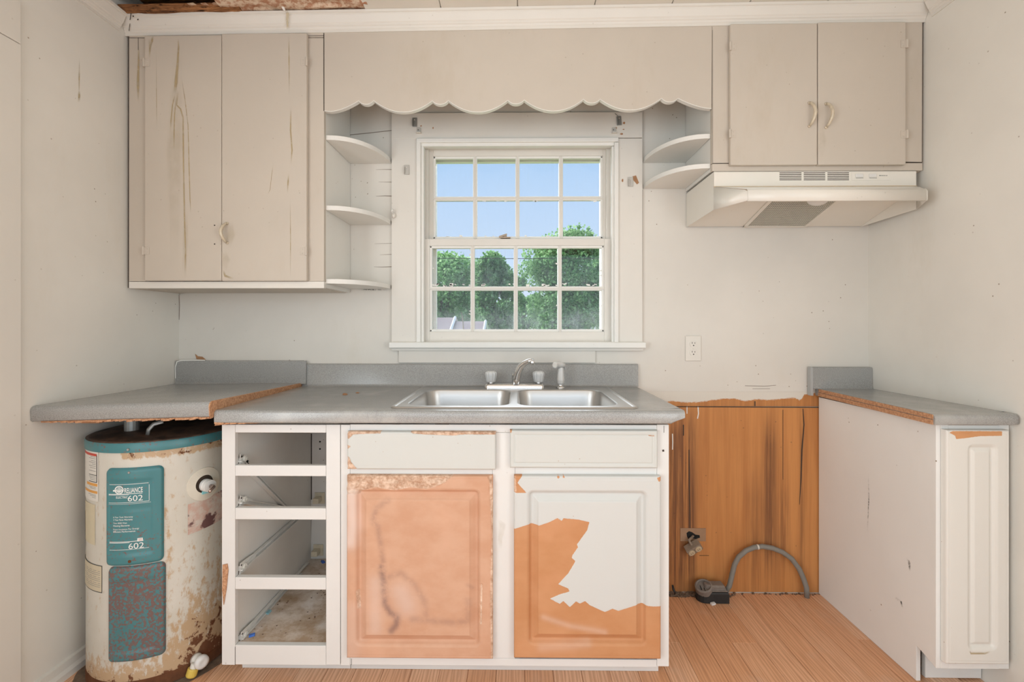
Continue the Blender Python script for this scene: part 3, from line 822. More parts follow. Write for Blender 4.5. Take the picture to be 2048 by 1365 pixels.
# ---- tall wall cabinet beside the left wall
lc = thing('wall_cabinet', 'tall cream wall cabinet with yellow drip stains on its doors', 'cabinet', (at(450, 577, UF).x, -0.145, at(450, 577, UF).z))
cx0, cx1, cz0, cz1 = rect(257, 60, 648, 577, UF)
cx0 = XL + 0.002
FB = UF + 0.019
MB().box(cx0, cx0 + 0.012, FB, -0.003, cz0, cz1).build('side_panel', M['cream'], lc)
MB().box(cx1 - 0.018, cx1 - 0.0005, FB, -0.003, cz0 + 0.004, cz1 + 0.03).build('side_panel', M['white'], lc)
MB().box(cx0 + 0.012, cx1 - 0.018, FB, -0.003, cz0 + 0.002, cz0 + 0.014).build('bottom_panel', M['cream'], lc)
MB().box(cx0 + 0.012, cx1 - 0.018, FB, -0.003, cz1 - 0.014, cz1).build('top_panel', M['cream'], lc)
pbox('stile', 257.5, 76, 291, 563, UF, FB, M['cream'], lc, 0.001)
pbox('stile', 612, 76, 648, 563, UF, FB, M['cream'], lc, 0.001)
pbox('rail', 257.5, 60, 648, 75.5, UF, FB, M['cream'], lc, 0.001)
pbox('rail', 257.5, 563.5, 648, 577, UF - 0.003, FB, M['trim'], lc, 0.0015)
d1 = pbox('door', 288.5, 70, 442.5, 562, DF, UF - 0.0005, M['cream'], lc, 0.004)
d2 = pbox('door', 443, 66, 613, 562.5, DF - 0.0015, UF - 0.0005, M['cream'], lc, 0.004)
hinge(d1, 288.5, 126, 1, DF, M['cream']); hinge(d1, 287.5, 502, 1, DF, M['cream'])
hinge(d2, 613, 124, -1, DF - 0.0015, M['cream']); hinge(d2, 612, 503, -1, DF - 0.0015, M['cream'])
pull(d2, 454.5, 447, 486, -0.010, DF - 0.0015)
for py in (451, 488.5): MB().lathe([(0.0026, 0), (0.0026, 0.0008)], at(429.3, py, DF - 0.0002), (0, -1, 0), 10).build('screw_hole', M['dark'], d1)
Yd = DF - 0.0007
strokes('drip_stain', M['stain'], d1, [
    ([(356, 72), (357, 95), (355, 130), (352, 165), (350, 190)], [3, 5, 7, 9, 8]), ([(350, 185), (345, 210), (342, 240), (341, 266)], [5, 3, 3, 2]),
    ([(352, 190), (349, 230), (348, 270), (348, 303)], [4, 3, 3, 2.5]), ([(355, 180), (353, 210), (361, 218), (366, 235), (367, 330), (369, 440), (371, 500), (371, 560)], [6, 4, 4, 4.5, 4, 4, 4, 6]),
    ([(362, 150), (370, 200), (376, 250), (378, 330), (380, 400), (382, 430)], [2, 2, 2, 3, 2.5, 2]),
    ([(298, 76), (300, 95), (299, 118)], [7, 6, 4]), ([(305, 70), (304, 82), (300, 100)], [5, 6, 3]), ([(383, 80), (383, 140)], 1.6), ([(312, 90), (313, 200), (314, 270)], 1.5), ([(357, 68), (357, 82)], 3)], Y=Yd)
strokes('faint_drip_stain', M['stain_soft'], d1, [([(352, 80), (349, 300), (352, 560)], [26, 40, 22]), ([(372, 400), (371, 480), (370, 562)], [8, 14, 14])], Y=Yd + 0.0003)
strokes('stile_stain', M['stain'], lc, [([(277, 80), (277, 130), (276, 170), (277, 210)], [4, 6, 8, 3]), ([(284, 120), (285, 160)], 3)], Y=UF - 0.0006)
strokes('stile_crack', M['dark'], lc, [([(276.5, 75), (276.5, 100)], 0.9), ([(257.5, 75.8), (289, 75.8)], 1.1), ([(613, 72), (648, 71.5)], 0.9), ([(614.5, 90), (614, 560)], 1.3), ([(647.6, 62), (647.8, 222)], 1.6), ([(257.2, 72), (256.8, 576)], 1.8)], Y=UF - 0.0007, soft=False)
strokes('drip_stain', M['stain'], d2, [([(577, 66), (578, 120), (579, 200)], [4, 3, 3]), ([(581, 210), (581, 260), (584, 300), (582, 335)], [5, 4, 4, 2]),
    ([(577, 345), (576, 365), (575, 390)], [4, 4, 2]), ([(580, 390), (581, 480), (581, 562)], 2.2), ([(549, 270), (549, 310)], 1.6), ([(547, 325), (544, 345), (540, 380), (535, 390)], 1.3), ([(445, 540), (450, 552), (470, 558)], 6), ([(527, 558), (546, 558)], 2)], Y=Yd - 0.0015)
strokes('grime', M['stain_soft'], d2, [([(446, 500), (452, 520), (449, 548)], [12, 22, 14]), ([(460, 440), (462, 470), (458, 498)], [10, 22, 16])], Y=Yd - 0.0013)

# ---- quarter-round corner shelves beside the window
def corner_shelves(name, label, side, xs_, xe, zs, depth, parent_z, extra=None):
    t = thing(name, label, 'shelf', (xs_, -0.1, parent_z))
    wdt = abs(xe - xs_) - 0.001
    for i, zb_ in enumerate(zs):
        poly = [(xs_ + side * 0.0006, -0.0015)] + [(xs_ + side * (0.0006 + wdt * (cos(a * pi / 40) ** 0.9 if a < 20 else 0)), -0.0015 - depth * sin(a * pi / 40) ** 0.95) for a in range(21)]
        MB().prism(poly, zb_, zb_ + 0.018, 'z').build('shelf', M['white'], t, bev=0.003)
    return t
sxe = at(783, 400, 0).x
corner_shelves('corner_shelf', 'three quarter-round white shelves beside the tall wall cabinet', 1, cx1, sxe, [at(700, 328, 0).z, at(700, 450.5, 0).z, at(700, 575, -0.1).z], 0.272, at(700, 577, 0).z)

# ---- scalloped valance over the window
val = []
pk = [(717, 202), (747, 201.5), (864.5, 202), (896.5, 201.5), (1015.5, 201), (1048.5, 200.5), (1167, 199), (1200.5, 199), (1323, 197), (1356, 197)]
lows = [224.5, 224.5, 222.5, 220.5]
val += [(648.5, 222), (660, 223.4)]
for k in range(1, 9):
    t = k / 8; val.append((660 + 57 * t, 223.4 + (202 - 223.4) * (t ** 1.7)))
for i in range(len(pk) - 1):
    (x0_, y0_), (x1_, y1_) = pk[i], pk[i + 1]; big = i % 2 == 1
    dp = (lows[i // 2] - (y0_ + y1_) / 2) if big else 7.5
    for k in range(1, 21 if big else 11):
        t = k / (20 if big else 10); val.append((x0_ + (x1_ - x0_) * t, y0_ + (y1_ - y0_) * t + dp * (1 - abs(2 * t - 1) ** (2.0 if big else 2.2))))
for k in range(1, 11):
    t = k / 10; val.append((1356 + 67 * t, 197 + 20.5 * (1 - (1 - t) ** 1.7)))
poly = [(648.5, 56), *val, (1424, 36)]
v3 = [at(a, b, UF) for a, b in poly]
vb = MB().prism([(p.x, p.z) for p in v3], UF + 0.0003, UF + 0.019, 'y')
vo = tag(vb.build('scalloped_valance', M['cream'], bev=0), 'cream valance board with scalloped lower edge above the window', 'valance')
# cut edge along the scallops, whitened to paint in bounced light from below
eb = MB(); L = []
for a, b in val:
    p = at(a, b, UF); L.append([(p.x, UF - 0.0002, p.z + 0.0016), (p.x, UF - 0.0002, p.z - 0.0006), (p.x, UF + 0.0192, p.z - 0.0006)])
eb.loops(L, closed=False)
eb.build('lit_scallop_edge', M['trim_white'], vo)

# ---- wall cabinet above the range hood
rc = thing('wall_cabinet', 'short cream wall cabinet with two doors above the range hood', 'cabinet', (at(1636, 342, UF).x, -0.145, at(1636, 342, UF).z))
rx0, rx1, rz0, rz1 = rect(1424.5, 36, 1846, 342, UF)
rx1 = XR - 0.002
MB().box(rx0 + 0.0005, rx0 + 0.018, FB, -0.003, at(1376, 384, 0).z, rz1 + 0.02).build('side_panel', M['white'], rc)
MB().box(rx1 - 0.012, rx1, FB, -0.003, rz0, rz1).build('side_panel', M['cream'], rc)
MB().box(rx0 + 0.018, rx1 - 0.012, FB, -0.003, rz0 + 0.002, rz0 + 0.014).build('bottom_panel', M['cream'], rc)
pbox('stile', 1424.5, 40, 1464, 326.5, UF, FB, M['cream'], rc, 0.001)
pbox('stile', 1809, 38, 1846, 325, UF, FB, M['cream'], rc, 0.001)
pbox('rail', 1424.5, 327, 1845, 342, UF, FB, M['cream'], rc, 0.001)
pbox('rail', 1464, 36, 1809, 56, UF, FB, M['cream'], rc, 0.001)
e1 = pbox('door', 1461, 46.5, 1635, 330, DF, UF - 0.0005, M['cream'], rc, 0.004)
e2 = pbox('door', 1636.5, 43.5, 1812.5, 329.5, DF, UF - 0.0005, M['cream'], rc, 0.004)
hinge(e1, 1461, 93, 1, DF, M['cream']); hinge(e1, 1460, 268, 1, DF, M['cream'])
hinge(e2, 1813, 88, -1, DF, M['cream']); hinge(e2, 1813.5, 269, -1, DF, M['cream'])
pull(e1, 1618.5, 206, 253, 0.008, DF); pull(e2, 1652, 208, 255, 0.009, DF)
strokes('grease_stain', M['stain_soft'], e2, [([(1640, 240), (1643, 280), (1640, 326)], [10, 26, 22]), ([(1650, 215), (1652, 262)], 14), ([(1655, 300), (1668, 312)], 14)], Y=Yd)
strokes('scuff', M['stain'], e2, [([(1690, 260), (1705, 259)], 5), ([(1660, 305), (1668, 310)], 6), ([(1733, 275), (1734, 285)], 2)], Y=Yd - 0.0002)
strokes('frame_crack', M['dark'], rc, [([(1811, 324.5), (1844, 325)], 1.6), ([(1845.5, 40), (1844.5, 325)], 1.2), ([(1424.5, 327), (1460, 326.6)], 0.9), ([(1425, 60), (1425.5, 326)], 0.5)], Y=UF - 0.0007, soft=False)
xe = at(1286, 400, 0).x
corner_shelves('corner_shelf', 'two quarter-round white shelves beside the range hood cabinet', -1, rx0, xe, [at(1350, 326, 0).z, at(1350, 378, 0).z], 0.272, at(1350, 378, 0).z)

# ================================================================== range hood
YH = UF - 0.006; YV = -0.40
xl = at(1427, 380, YH).x; xr = min(at(1833, 380, YH).x, XR - 0.01)
zt = at(1427, 343.5, YH).z; zb1 = at(1427, 374, YH).z; zm = at(1427, 420, YH).z; z5 = at(1376, 455, 0).z
xlf = at(1496, 390, YV).x; xrf = at(1859, 390, YV).x; zl1 = at(1496, 379, YV).z; zl0 = at(1496, 402.5, YV).z
zt = min(zt, rz0 - 0.001)
hd = thing('range_hood', 'cream enamel range hood with three vent grilles and mesh filter', 'range hood', ((xl + xr) / 2, -0.2, z5))
MB().prism([(-0.003, z5), (YH, zm), (YH, zt), (-0.003, zt)], xl, xl + 0.0015, 'x').build('side_panel', M['hood'], hd)
MB().prism([(-0.003, z5), (YH, zm), (YH, zt), (-0.003, zt)], xr - 0.0015, xr, 'x').build('side_panel', M['hood'], hd)
fp = MB().box(xl, xr, YH, YH + 0.0015, zb1 - 0.001, zt).build('front_panel', M['hood'], hd, bev=0.0007)
MB().box(xl, xr, YH, -0.003, zt - 0.0015, zt).build('top_panel', M['hood'], hd)
vis = MB()
vis.add([(xl, YH, zb1), (xr, YH, zb1), (xrf - 0.012, YV + 0.012, zl1 + 0.004), (xlf + 0.004, YV + 0.012, zl1 + 0.004)], [(0, 3, 2, 1)])
b0 = [(xl, YH, zb1), (xlf - 0.006, YV + 0.014, zl1 + 0.003), (xlf, YV + 0.004, zl1 - 0.005), (xlf, YV + 0.004, zl0 + 0.003), (xl, YH, zm)]
vis.add(b0, [(0, 1, 2, 3, 4)])
c0 = [(xr, YH, zb1), (xrf - 0.004, YV + 0.016, zl1 + 0.003), (xrf, YV + 0.008, zl1 - 0.004), (xrf, YV + 0.008, zl0 + 0.006), (xr, YH, zm)]
vis.add(c0, [(4, 3, 2, 1, 0)])
pr = [(0.012, 0.004), (0.006, 0.003), (0.002, -0.001), (0.0, -0.006), (0.0, zl0 - zl1 + 0.002), (0.004, zl0 - zl1), (0.010, zl0 - zl1 + 0.001)]
vis.loops([[(xlf + 0.003, YV + a, zl1 + c) for a, c in pr], [(xrf - 0.010, YV + a, zl1 + c) for a, c in pr]], closed=False)
vis.loops([[(xlf + 0.003, YV + a, zl1 + c) for a, c in pr], [(xlf, YV + 0.004 + a * 0.7, zl1 + c * 0.97) for a, c in pr]], closed=False)
vis.loops([[(xrf - 0.010, YV + a, zl1 + c) for a, c in pr], [(xrf, YV + 0.008 + a * 0.7, zl1 + c * 0.95) for a, c in pr]], closed=False)
vo2 = auto_smooth(vis.build('visor', M['hood'], hd), 35)
so = vo2.modifiers.new('thickness', 'SOLIDIFY'); so.thickness = 0.0012; so.offset = -1
MB().box(xl + 0.002, xr - 0.002, YH - 0.004, YH - 0.0003, zb1 - 0.004, zb1 + 0.0015).build('grease_line', M['hood_grease'], fp)
# sloping pan inside, mesh filter and lamp lens
pb0, pb1 = (-0.006, z5 + 0.002), (-0.235, z5 + 0.065)
pan = MB().add([(xl + 0.002, pb0[0], pb0[1]), (xr - 0.002, pb0[0], pb0[1]), (xr - 0.002, pb1[0], pb1[1]), (xl + 0.002, pb1[0], pb1[1]), (xl + 0.002, YH + 0.003, pb1[1] + 0.03), (xr - 0.002, YH + 0.003, pb1[1] + 0.03)], [(0, 1, 2, 3), (3, 2, 5, 4)])
pan_o = pan.build('inner_pan', M['hood'], hd)
fx0, fx1 = at(1488, 455, 0).x, at(1607, 455, 0).x
sv = Vector((0, pb1[0] - pb0[0], pb1[1] - pb0[1])); O = Vector((0, pb0[0], pb0[1])); nv = Vector((0, sv.z, -sv.y)).normalized() * -1
def fpt(u, v, h): return Vector((fx0 + (fx1 - fx0) * u, 0, 0)) + O + sv * v + nv * h
fr = MB()
for (u0, u1, v0, v1) in ((-0.03, 0.02, 0.02, 1), (0.98, 1.03, 0.02, 1), (-0.03, 1.03, 0.0, 0.045), (-0.03, 1.03, 0.96, 1.0)):
    q = [fpt(u0, v0, 0.001), fpt(u1, v0, 0.001), fpt(u1, v1, 0.001), fpt(u0, v1, 0.001)]
    fr.loops([q, [a + nv * 0.005 for a in q]], True, True)
flt = fr.build('filter_frame', M['hood'], hd)
MB().add([fpt(0.02, 0.04, 0.0015), fpt(0.98, 0.04, 0.0015), fpt(0.98, 0.97, 0.0015), fpt(0.02, 0.97, 0.0015)], [(0, 1, 2, 3)]).build('filter_backing', plain('filter_backing', (0.10, 0.095, 0.08), 0.8), flt)
ms = MB()
for k in range(32):
    u = 0.03 + 0.94 * k / 31
    ms.tube([fpt(u + 0.012 * sin(7 * v + k * 0.2), 0.05 + 0.91 * v, 0.003) for v in [i / 8 for i in range(9)]], 0.0016, 4)
for k in range(26):
    v = 0.06 + 0.89 * k / 25
    ms.tube([fpt(0.02 + 0.96 * u, v + 0.02 * sin(5 * u + k * 0.13) * (0.95 - v), 0.0034) for u in [i / 10 for i in range(11)]], 0.0016, 4)
o = ms.build('filter_mesh', plain('greasy_mesh', (0.66, 0.63, 0.54), 0.45, 0.3), flt); o['kind'] = 'stuff'
p = at(1636, 402, -0.30)
MB().sphere((p.x, -0.30, p.z + 0.006), 0.038, 18, 10, (1, 0.9, 0.62)).build('lamp_lens', M['plastic'], hd, smooth=True)
MB().lathe([(0.004, 0), (0.003, 0.002)], at(1708, 435, -0.06), (0, -1, -0.3), 10).build('screw_hole', M['dark'], pan_o)
gv = MB()
for g0, g1 in ((1559, 1603), (1607.5, 1650.5), (1655, 1698)):
    for k in range(5):
        pbox('vent_slot', g0, 345.2 + k * 3.45, g1, 346.7 + k * 3.45, YH - 0.0004, YH + 0.001, M['dark'], fp, 0)
cpn = pbox('control_plate', 1703.5, 344.5, 1781, 361, YH - 0.0012, YH, M['hood'], fp, 0.0005)
for g0 in (1712, 1739):
    pbox('rocker_switch', g0, 347.5, g0 + 15, 354.5, YH - 0.005, YH - 0.001, M['plastic'], cpn, 0.0015)
    pbox('switch_mark', g0, 356, g0 + 15, 356.8, YH - 0.0016, YH - 0.001, M['zinc'], cpn, 0)
for k, wq in enumerate((3.0, 2.0, 2.4, 2.2, 1.6, 2.6)):
    pbox('maker_mark', 1758.5 + k * 2.8, 350.4, 1758.5 + k * 2.8 + wq * 0.8, 352.2, YH - 0.0016, YH - 0.001, M['zinc'], cpn, 0)

# ================================================================== wall outlet
p = at(1387, 697, 0)
wo_ = thing('wall_outlet', 'ivory duplex wall outlet on the wall above the bare plywood', 'outlet', (p.x, -0.001, p.z - 0.057))
x0, x1, z0, z1 = rect(1371, 672, 1402.5, 722.5, -0.005)
pl_ = MB().box(x0, x1, -0.0055, -0.0008, z0, z1).build('cover_plate', M['ivory'], wo_, bev=0.003)
xm = (x0 + x1) / 2; zm_ = (z0 + z1) / 2
for s_ in (1, -1):
    zc_ = zm_ + s_ * 0.0195
    poly = [(xm + 0.0165 * cos(a), zc_ + max(-0.0125, min(0.0125, 0.0165 * sin(a)))) for a in [2 * pi * k / 28 for k in range(28)]]
    r_ = MB().prism(poly, -0.0075, -0.005, 'y').build('receptacle', M['ivory'], wo_, bev=0.0008)
    for dx, hh in ((-0.0062, 0.0075), (0.0058, 0.0062)):
        MB().box(xm + dx - 0.0011, xm + dx + 0.0011, -0.0079, -0.0074, zc_ + 0.001, zc_ + 0.001 + hh).build('slot', M['dark'], r_)
    MB().lathe([(0.0026, 0), (0.0026, 0.0005)], (xm, -0.0075, zc_ - 0.0065), (0, -1, 0), 10).build('ground_hole', M['black'], r_)
MB().lathe([(0.0032, 0), (0.0026, 0.0014)], (xm, -0.0055, zm_), (0, -1, 0), 12).build('screw', M['ivory'], wo_)
# ================================================================== worktops
CF, BFY = -0.635, -0.59
ZT = 0.912
mx0, mx1 = at(428, 822, CF).x, at(1372, 822, CF).x
mzb = at(900, 848, CF).z
HX0, HX1, HY0_, HY1_ = -0.40, 0.38, -0.575, -0.06          # sink cut-out
wt = thing('worktop', 'long grey laminate worktop with steel sink and coved backsplash', 'worktop', ((mx0 + mx1) / 2, -0.3, mzb))
def nose(z0, z1, r=0.012):
    pts = [(CF + 0.05, z1)]
    for k in range(7): a = pi / 2 + pi / 2 * k / 6; pts.append((CF + r + r * cos(a), z1 - r + r * sin(a)))
    for k in range(4): a = pi + pi / 2 * k / 3; pts.append((CF + 0.006 + 0.006 * cos(a), z0 + 0.006 + 0.006 * sin(a)))
    pts.append((CF + 0.05, z0))
    return pts
t = MB(); zs = ZT - 0.03
t.box(mx0, HX0, CF + 0.05, -0.0012, zs, ZT).box(HX1, mx1, CF + 0.05, -0.0012, zs, ZT)
t.box(HX0, HX1, CF + 0.05, HY0_, zs, ZT).box(HX0, HX1, HY1_, -0.0012, zs, ZT)
np_ = nose(mzb, ZT)
L = [[(mx0, a, c) for a, c in np_], [(mx1 - 0.045, a, c) for a, c in np_], [(mx1 - 0.02, a + 0.004, max(c, mzb + 0.012)) for a, c in np_], [(mx1, a + 0.008, max(c, ZT - 0.022)) for a, c in np_]]
t.loops(L, True, True)
auto_smooth(t.build('slab', M['laminate'], wt), 50)
bs0 = mx0 + 0.0005; bs1 = at(1276.5, 740, -0.02).x; bzt = at(900, 728.5, -0.02).z
pf = [(-0.0012, ZT), (-0.030, ZT), (-0.024, ZT + 0.003), (-0.021, ZT + 0.010), (-0.020, bzt - 0.006), (-0.017, bzt - 0.001), (-0.012, bzt), (-0.0012, bzt)]
auto_smooth(MB().loops([[(bs0, a, c) for a, c in pf], [(bs1, a, c) for a, c in pf]], True, True).build('backsplash', M['laminate_clean'], wt), 50)
cr = MB(); rr2 = random.Random(11)
for k in range(60):
    u = rr2.random(); q = Vector((mx0 + 0.003 + 0.13 * u ** 1.5, CF + rr2.uniform(0.008, 0.03), mzb - rr2.uniform(-0.003, 0.006) * (1 - u)))
    s1 = rr2.uniform(0.003, 0.007); cr.obox(q, (s1 * 1.5, 0.001, 0.001), (0, s1, 0), (0.0005, 0, s1 * 0.6))
cr.box(mx0 + 0.001, mx0 + 0.12, CF + 0.01, CF + 0.04, mzb - 0.003, mzb + 0.003)
cr.build('crumbling_edge', M['chip'], wt)
patch('worn_spot', M['chip'], wt, [blob(690, 789, 7, 2.5, seed=2), blob(715, 786, 5, 1.5, seed=3)], fn=lambda a, b: onz(a, b, ZT + 0.0005))

# left piece, sitting a little higher
lt = thing('worktop', 'grey laminate corner worktop above the water heater', 'worktop', ((XL + mx0) / 2, -0.3, 0.87))
lx0, lx1 = XL + 0.002, mx0 - 0.001
LF = -0.655
def ltz(x_, y_):
    u = (x_ - lx0) / (lx1 - lx0); v = -y_ / 0.655
    return (0.923 + 0.003 * u) * (1 - v) + (0.927 + 0.016 * u) * v
def lnose(x_):
    zt_ = ltz(x_, LF); r = 0.016; pts = [(-0.0012, ltz(x_, 0)), (-0.3, ltz(x_, -0.3))]
    for k in range(7): a = pi / 2 + pi / 2 * k / 6; pts.append((LF + r + r * cos(a), zt_ - r + r * sin(a)))
    pts += [(LF + 0.002, zt_ - 0.045), (LF + 0.006, zt_ - 0.049), (LF + 0.05, zt_ - 0.049), (LF + 0.06, zt_ - 0.03), (-0.0012, ltz(x_, 0) - 0.03)]
    return pts
auto_smooth(MB().loops([[(x_, a, c) for a, c in lnose(x_)] for x_ in (lx0, lx0 + 0.02, (lx0 + lx1) / 2, lx1 - 0.003)], True, True).build('slab', M['laminate_clean'], lt), 50)
q_ = lnose(lx1 - 0.003)
MB().loops([[(lx1 - 0.003, a, c) for a, c in q_], [(lx1, a, c - 0.0015) for a, c in q_]], True, True).build('raw_edge', M['chip'], lt)
lb0, lb1 = XL + 0.004, at(612, 740, -0.028).x; lzt = at(480, 722, -0.028).z
pf = [(-0.0212, ltz(lx0, 0)), (-0.036, ltz(lx0, 0)), (-0.0295, ltz(lx0, 0) + 0.006), (-0.028, lzt - 0.006), (-0.026, lzt - 0.001), (-0.0215, lzt)]
pf2 = [(-0.0012, ltz(lx0, 0)), *pf[1:], (-0.0012, lzt)]
MB().loops([[(lb0, a, c) for a, c in pf2], [(bs0 - 0.001, a, c) for a, c in pf2]], True, True).loops([[(bs0 - 0.001, a, c) for a, c in pf], [(lb1, a, c) for a, c in pf]], True, True).build('backsplash', M['laminate_clean'], lt)
strokes('paint_bead', M['trim_white'], lt, [([(351, 768), (350.5, 735), (354, 724), (362, 721.5), (385, 721), (410, 721)], 2.0)], Y=-0.0292, soft=False)
cr = MB()
for k in range(110):
    x_ = lx0 + 0.06 + (lx1 - lx0 - 0.07) * rr2.random(); q = Vector((x_, LF + rr2.uniform(0.004, 0.02), ltz(x_, LF) - 0.050 - rr2.uniform(0, 0.004)))
    s1 = rr2.uniform(0.002, 0.006); cr.obox(q, (s1 * 1.6, 0.001, 0.0006), (0, s1, 0), (0.0005, 0, s1 * 0.5))
cr.loops([[(x_, LF + 0.003, ltz(x_, LF) - 0.0485), (x_, LF + 0.05, ltz(x_, LF) - 0.0485), (x_, LF + 0.05, ltz(x_, LF) - 0.053), (x_, LF + 0.005, ltz(x_, LF) - 0.053)] for x_ in (lx0 + 0.03, lx1 - 0.004)], True, True)
cr.build('crumbling_edge', M['chip'], lt)
x_ = at(180, 845, -0.60).x
MB().box(x_ - 0.03, x_ + 0.03, -0.60, -0.15, ltz(x_, -0.5) - 0.066, ltz(x_, -0.5) - 0.05).build('support_cleat', M['brown'], lt)

# right piece over the narrow cabinet
rt = thing('worktop', 'short grey laminate worktop with raw chipboard edge above the narrow cabinet', 'worktop', (1.43, -0.3, 0.86))
RZ = 0.905; RF = -0.645; rzb = at(1900, 851, RF).z
rbx, rfx = at(1635, 779, -0.02).x, at(1869, 830, RF).x
rxe = XR - 0.002
def rnose(zt_, zb_):
    r = 0.014; pts = [(RF + 0.05, zt_)]
    for k in range(7): a = pi / 2 + pi / 2 * k / 6; pts.append((RF + r + r * cos(a), zt_ - r + r * sin(a)))
    pts += [(RF + 0.001, zb_ + 0.003), (RF + 0.004, zb_), (RF + 0.05, zb_)]
    return pts
def rxl(y_): return rbx + (rfx - rbx) * (-y_ / 0.645)
nn_ = rnose(RZ, rzb)
b = MB().loops([[(rxl(a) + 0.002, a, c) for a, c in nn_], [(rxe - 0.03, a, c) for a, c in nn_], [(rxe - 0.008, a + 0.004, c) for a, c in nn_], [(rxe, a + 0.014, c) for a, c in nn_]], True, True)
yb_ = RF + 0.05
lo = [(rxl(yb_) + 0.002, yb_), (rxe, yb_), (rxe, -0.0012), (rxl(0) + 0.002, -0.0012)]
b.loops([[(a, c, RZ - 0.032) for a, c in lo], [(a, c, RZ) for a, c in lo]], True, True)
auto_smooth(b.build('slab', M['laminate'], rt), 50)
def rawlayer(z0, z1, dx):
    q = [(rxl(-0.03) - dx, -0.03), (rxl(RF + 0.006) - dx, RF + 0.006), (rxl(RF + 0.006) + 0.002, RF + 0.006), (rxl(-0.03) + 0.002, -0.03)]
    MB().loops([[(a, c, z0) for a, c in q], [(a, c, z1) for a, c in q]], True, True).build('raw_edge', M['chip'], rt, bev=0.001)
rawlayer(RZ - 0.015, RZ - 0.001, 0.0012); rawlayer(RZ - 0.032, RZ - 0.0165, 0.0025)
bx0 = at(1621, 760, -0.028).x; rbz = at(1690, 735, -0.026).z
pf = [(-0.0012, RZ), (-0.030, RZ), (-0.027, RZ + 0.008), (-0.026, rbz - 0.007), (-0.022, rbz - 0.001), (-0.016, rbz), (-0.0012, rbz)]
auto_smooth(MB().loops([[(bx0 + 0.012, a, c) for a, c in pf], [(rxe, a, c) for a, c in pf]], True, True).build('backsplash', M['laminate_clean'], rt), 50)
pf = [(-0.0072, RZ - 0.03), (-0.030, RZ - 0.03), (-0.0285, RZ + 0.008), (-0.0275, rbz - 0.004), (-0.024, rbz + 0.001), (-0.016, rbz + 0.002), (-0.0072, rbz + 0.001)]
auto_smooth(MB().loops([[(bx0, a, c) for a, c in pf], [(bx0 + 0.011, a, c) for a, c in pf]], True, True).build('end_cap', plain('end_cap_laminate', (0.44, 0.44, 0.43), 0.4), rt), 50)

# ================================================================== sink
SZ = ZT + 0.0006
sk = thing('kitchen_sink', 'double bowl stainless steel sink set into the worktop', 'sink', (-0.01, -0.32, ZT))
def rrect(x0, x1, y0, y1, r, z, n=8):
    P = []
    for (cx, cy, a0) in ((x1 - r, y1 - r, 0), (x0 + r, y1 - r, pi / 2), (x0 + r, y0 + r, pi), (x1 - r, y0 + r, 3 * pi / 2)):
        for k in range(n): a = a0 + pi / 2 * k / (n - 1); P.append((cx + r * cos(a), cy + r * sin(a), z))
    return P
SX0, SX1 = at(778, 816, -0.59).x, at(1279, 816, -0.59).x
SY0, SY1 = -0.592, -0.042
outer = []
def inset(d, z, r): return rrect(SX0 + d, SX1 - d, SY0 + d, SY1 - d, r, z)
b = MB().loops([inset(0, SZ, 0.025), inset(0.002, SZ + 0.0035, 0.024), inset(0.006, SZ + 0.0045, 0.022), inset(0.012, SZ + 0.0035, 0.02), inset(0.016, SZ + 0.0015, 0.018)])
bowls = [(-0.372, -0.027), (0.003, 0.338)]; BY0, BY1 = -0.545, -0.143
dk = inset(0.016, SZ + 0.0015, 0.018)
hol = [rrect(a - 0.004, c + 0.004, BY0 - 0.004, BY1 + 0.004, 0.062, SZ + 0.0015) for a, c in bowls]
allp = dk + hol[0] + hol[1]
tri = tessellate_polygon([[Vector(p) for p in dk], [Vector(p) for p in hol[0]], [Vector(p) for p in hol[1]]])
b.add(allp, tri)
auto_smooth(b.build('rim_deck', M['steel'], sk), 60)
for a, c in bowls:
    L = []
    for d, z, r in ((-0.004, 0.0015, 0.062), (-0.001, 0.0005, 0.06), (0.001, -0.004, 0.058), (0.006, -0.03, 0.056), (0.011, -0.10, 0.053), (0.016, -0.145, 0.05), (0.022, -0.160, 0.045), (0.034, -0.168, 0.035), (0.06, -0.170, 0.03)):
        L.append(rrect(a + d, c - d, BY0 + d, BY1 - d, r, SZ + z))
    bo = MB().loops(L, False, True).build('bowl', M['steel'], sk, smooth=True)
    xm = (a + c) / 2; ym = (BY0 + BY1) / 2
    MB().lathe([(0.045, 0), (0.043, 0.002), (0.034, 0.001), (0.030, -0.003)], (xm, ym, SZ - 0.1695), (0, 0, 1), 24).build('drain', M['chrome'], bo, smooth=True)

# ---- faucet
fy = -0.095; DZ = SZ + 0.0018
fx0, fx1 = at(969, 776, fy).x, at(1089, 776, fy).x
fa = thing('kitchen_faucet', 'chrome two-handle faucet with clear acrylic knobs', 'faucet', ((fx0 + fx1) / 2, fy, DZ))
fh = at(1030, 767, fy).z - DZ
b = MB().loops([rrect(fx0, fx1, fy - 0.026, fy + 0.026, 0.02, DZ), rrect(fx0, fx1, fy - 0.026, fy + 0.026, 0.02, DZ + fh * 0.55), rrect(fx0 + 0.003, fx1 - 0.003, fy - 0.022, fy + 0.022, 0.018, DZ + fh * 0.9), rrect(fx0 + 0.008, fx1 - 0.008, fy - 0.017, fy + 0.017, 0.014, DZ + fh)], True, True)
auto_smooth(b.build('base_plate', M['chrome'], fa), 50)
acr = N('clear_acrylic'); acr.bsdf((0.93, 0.92, 0.90), 0.12, spec=0.6, Transmission_Weight=0.2, IOR=1.45)
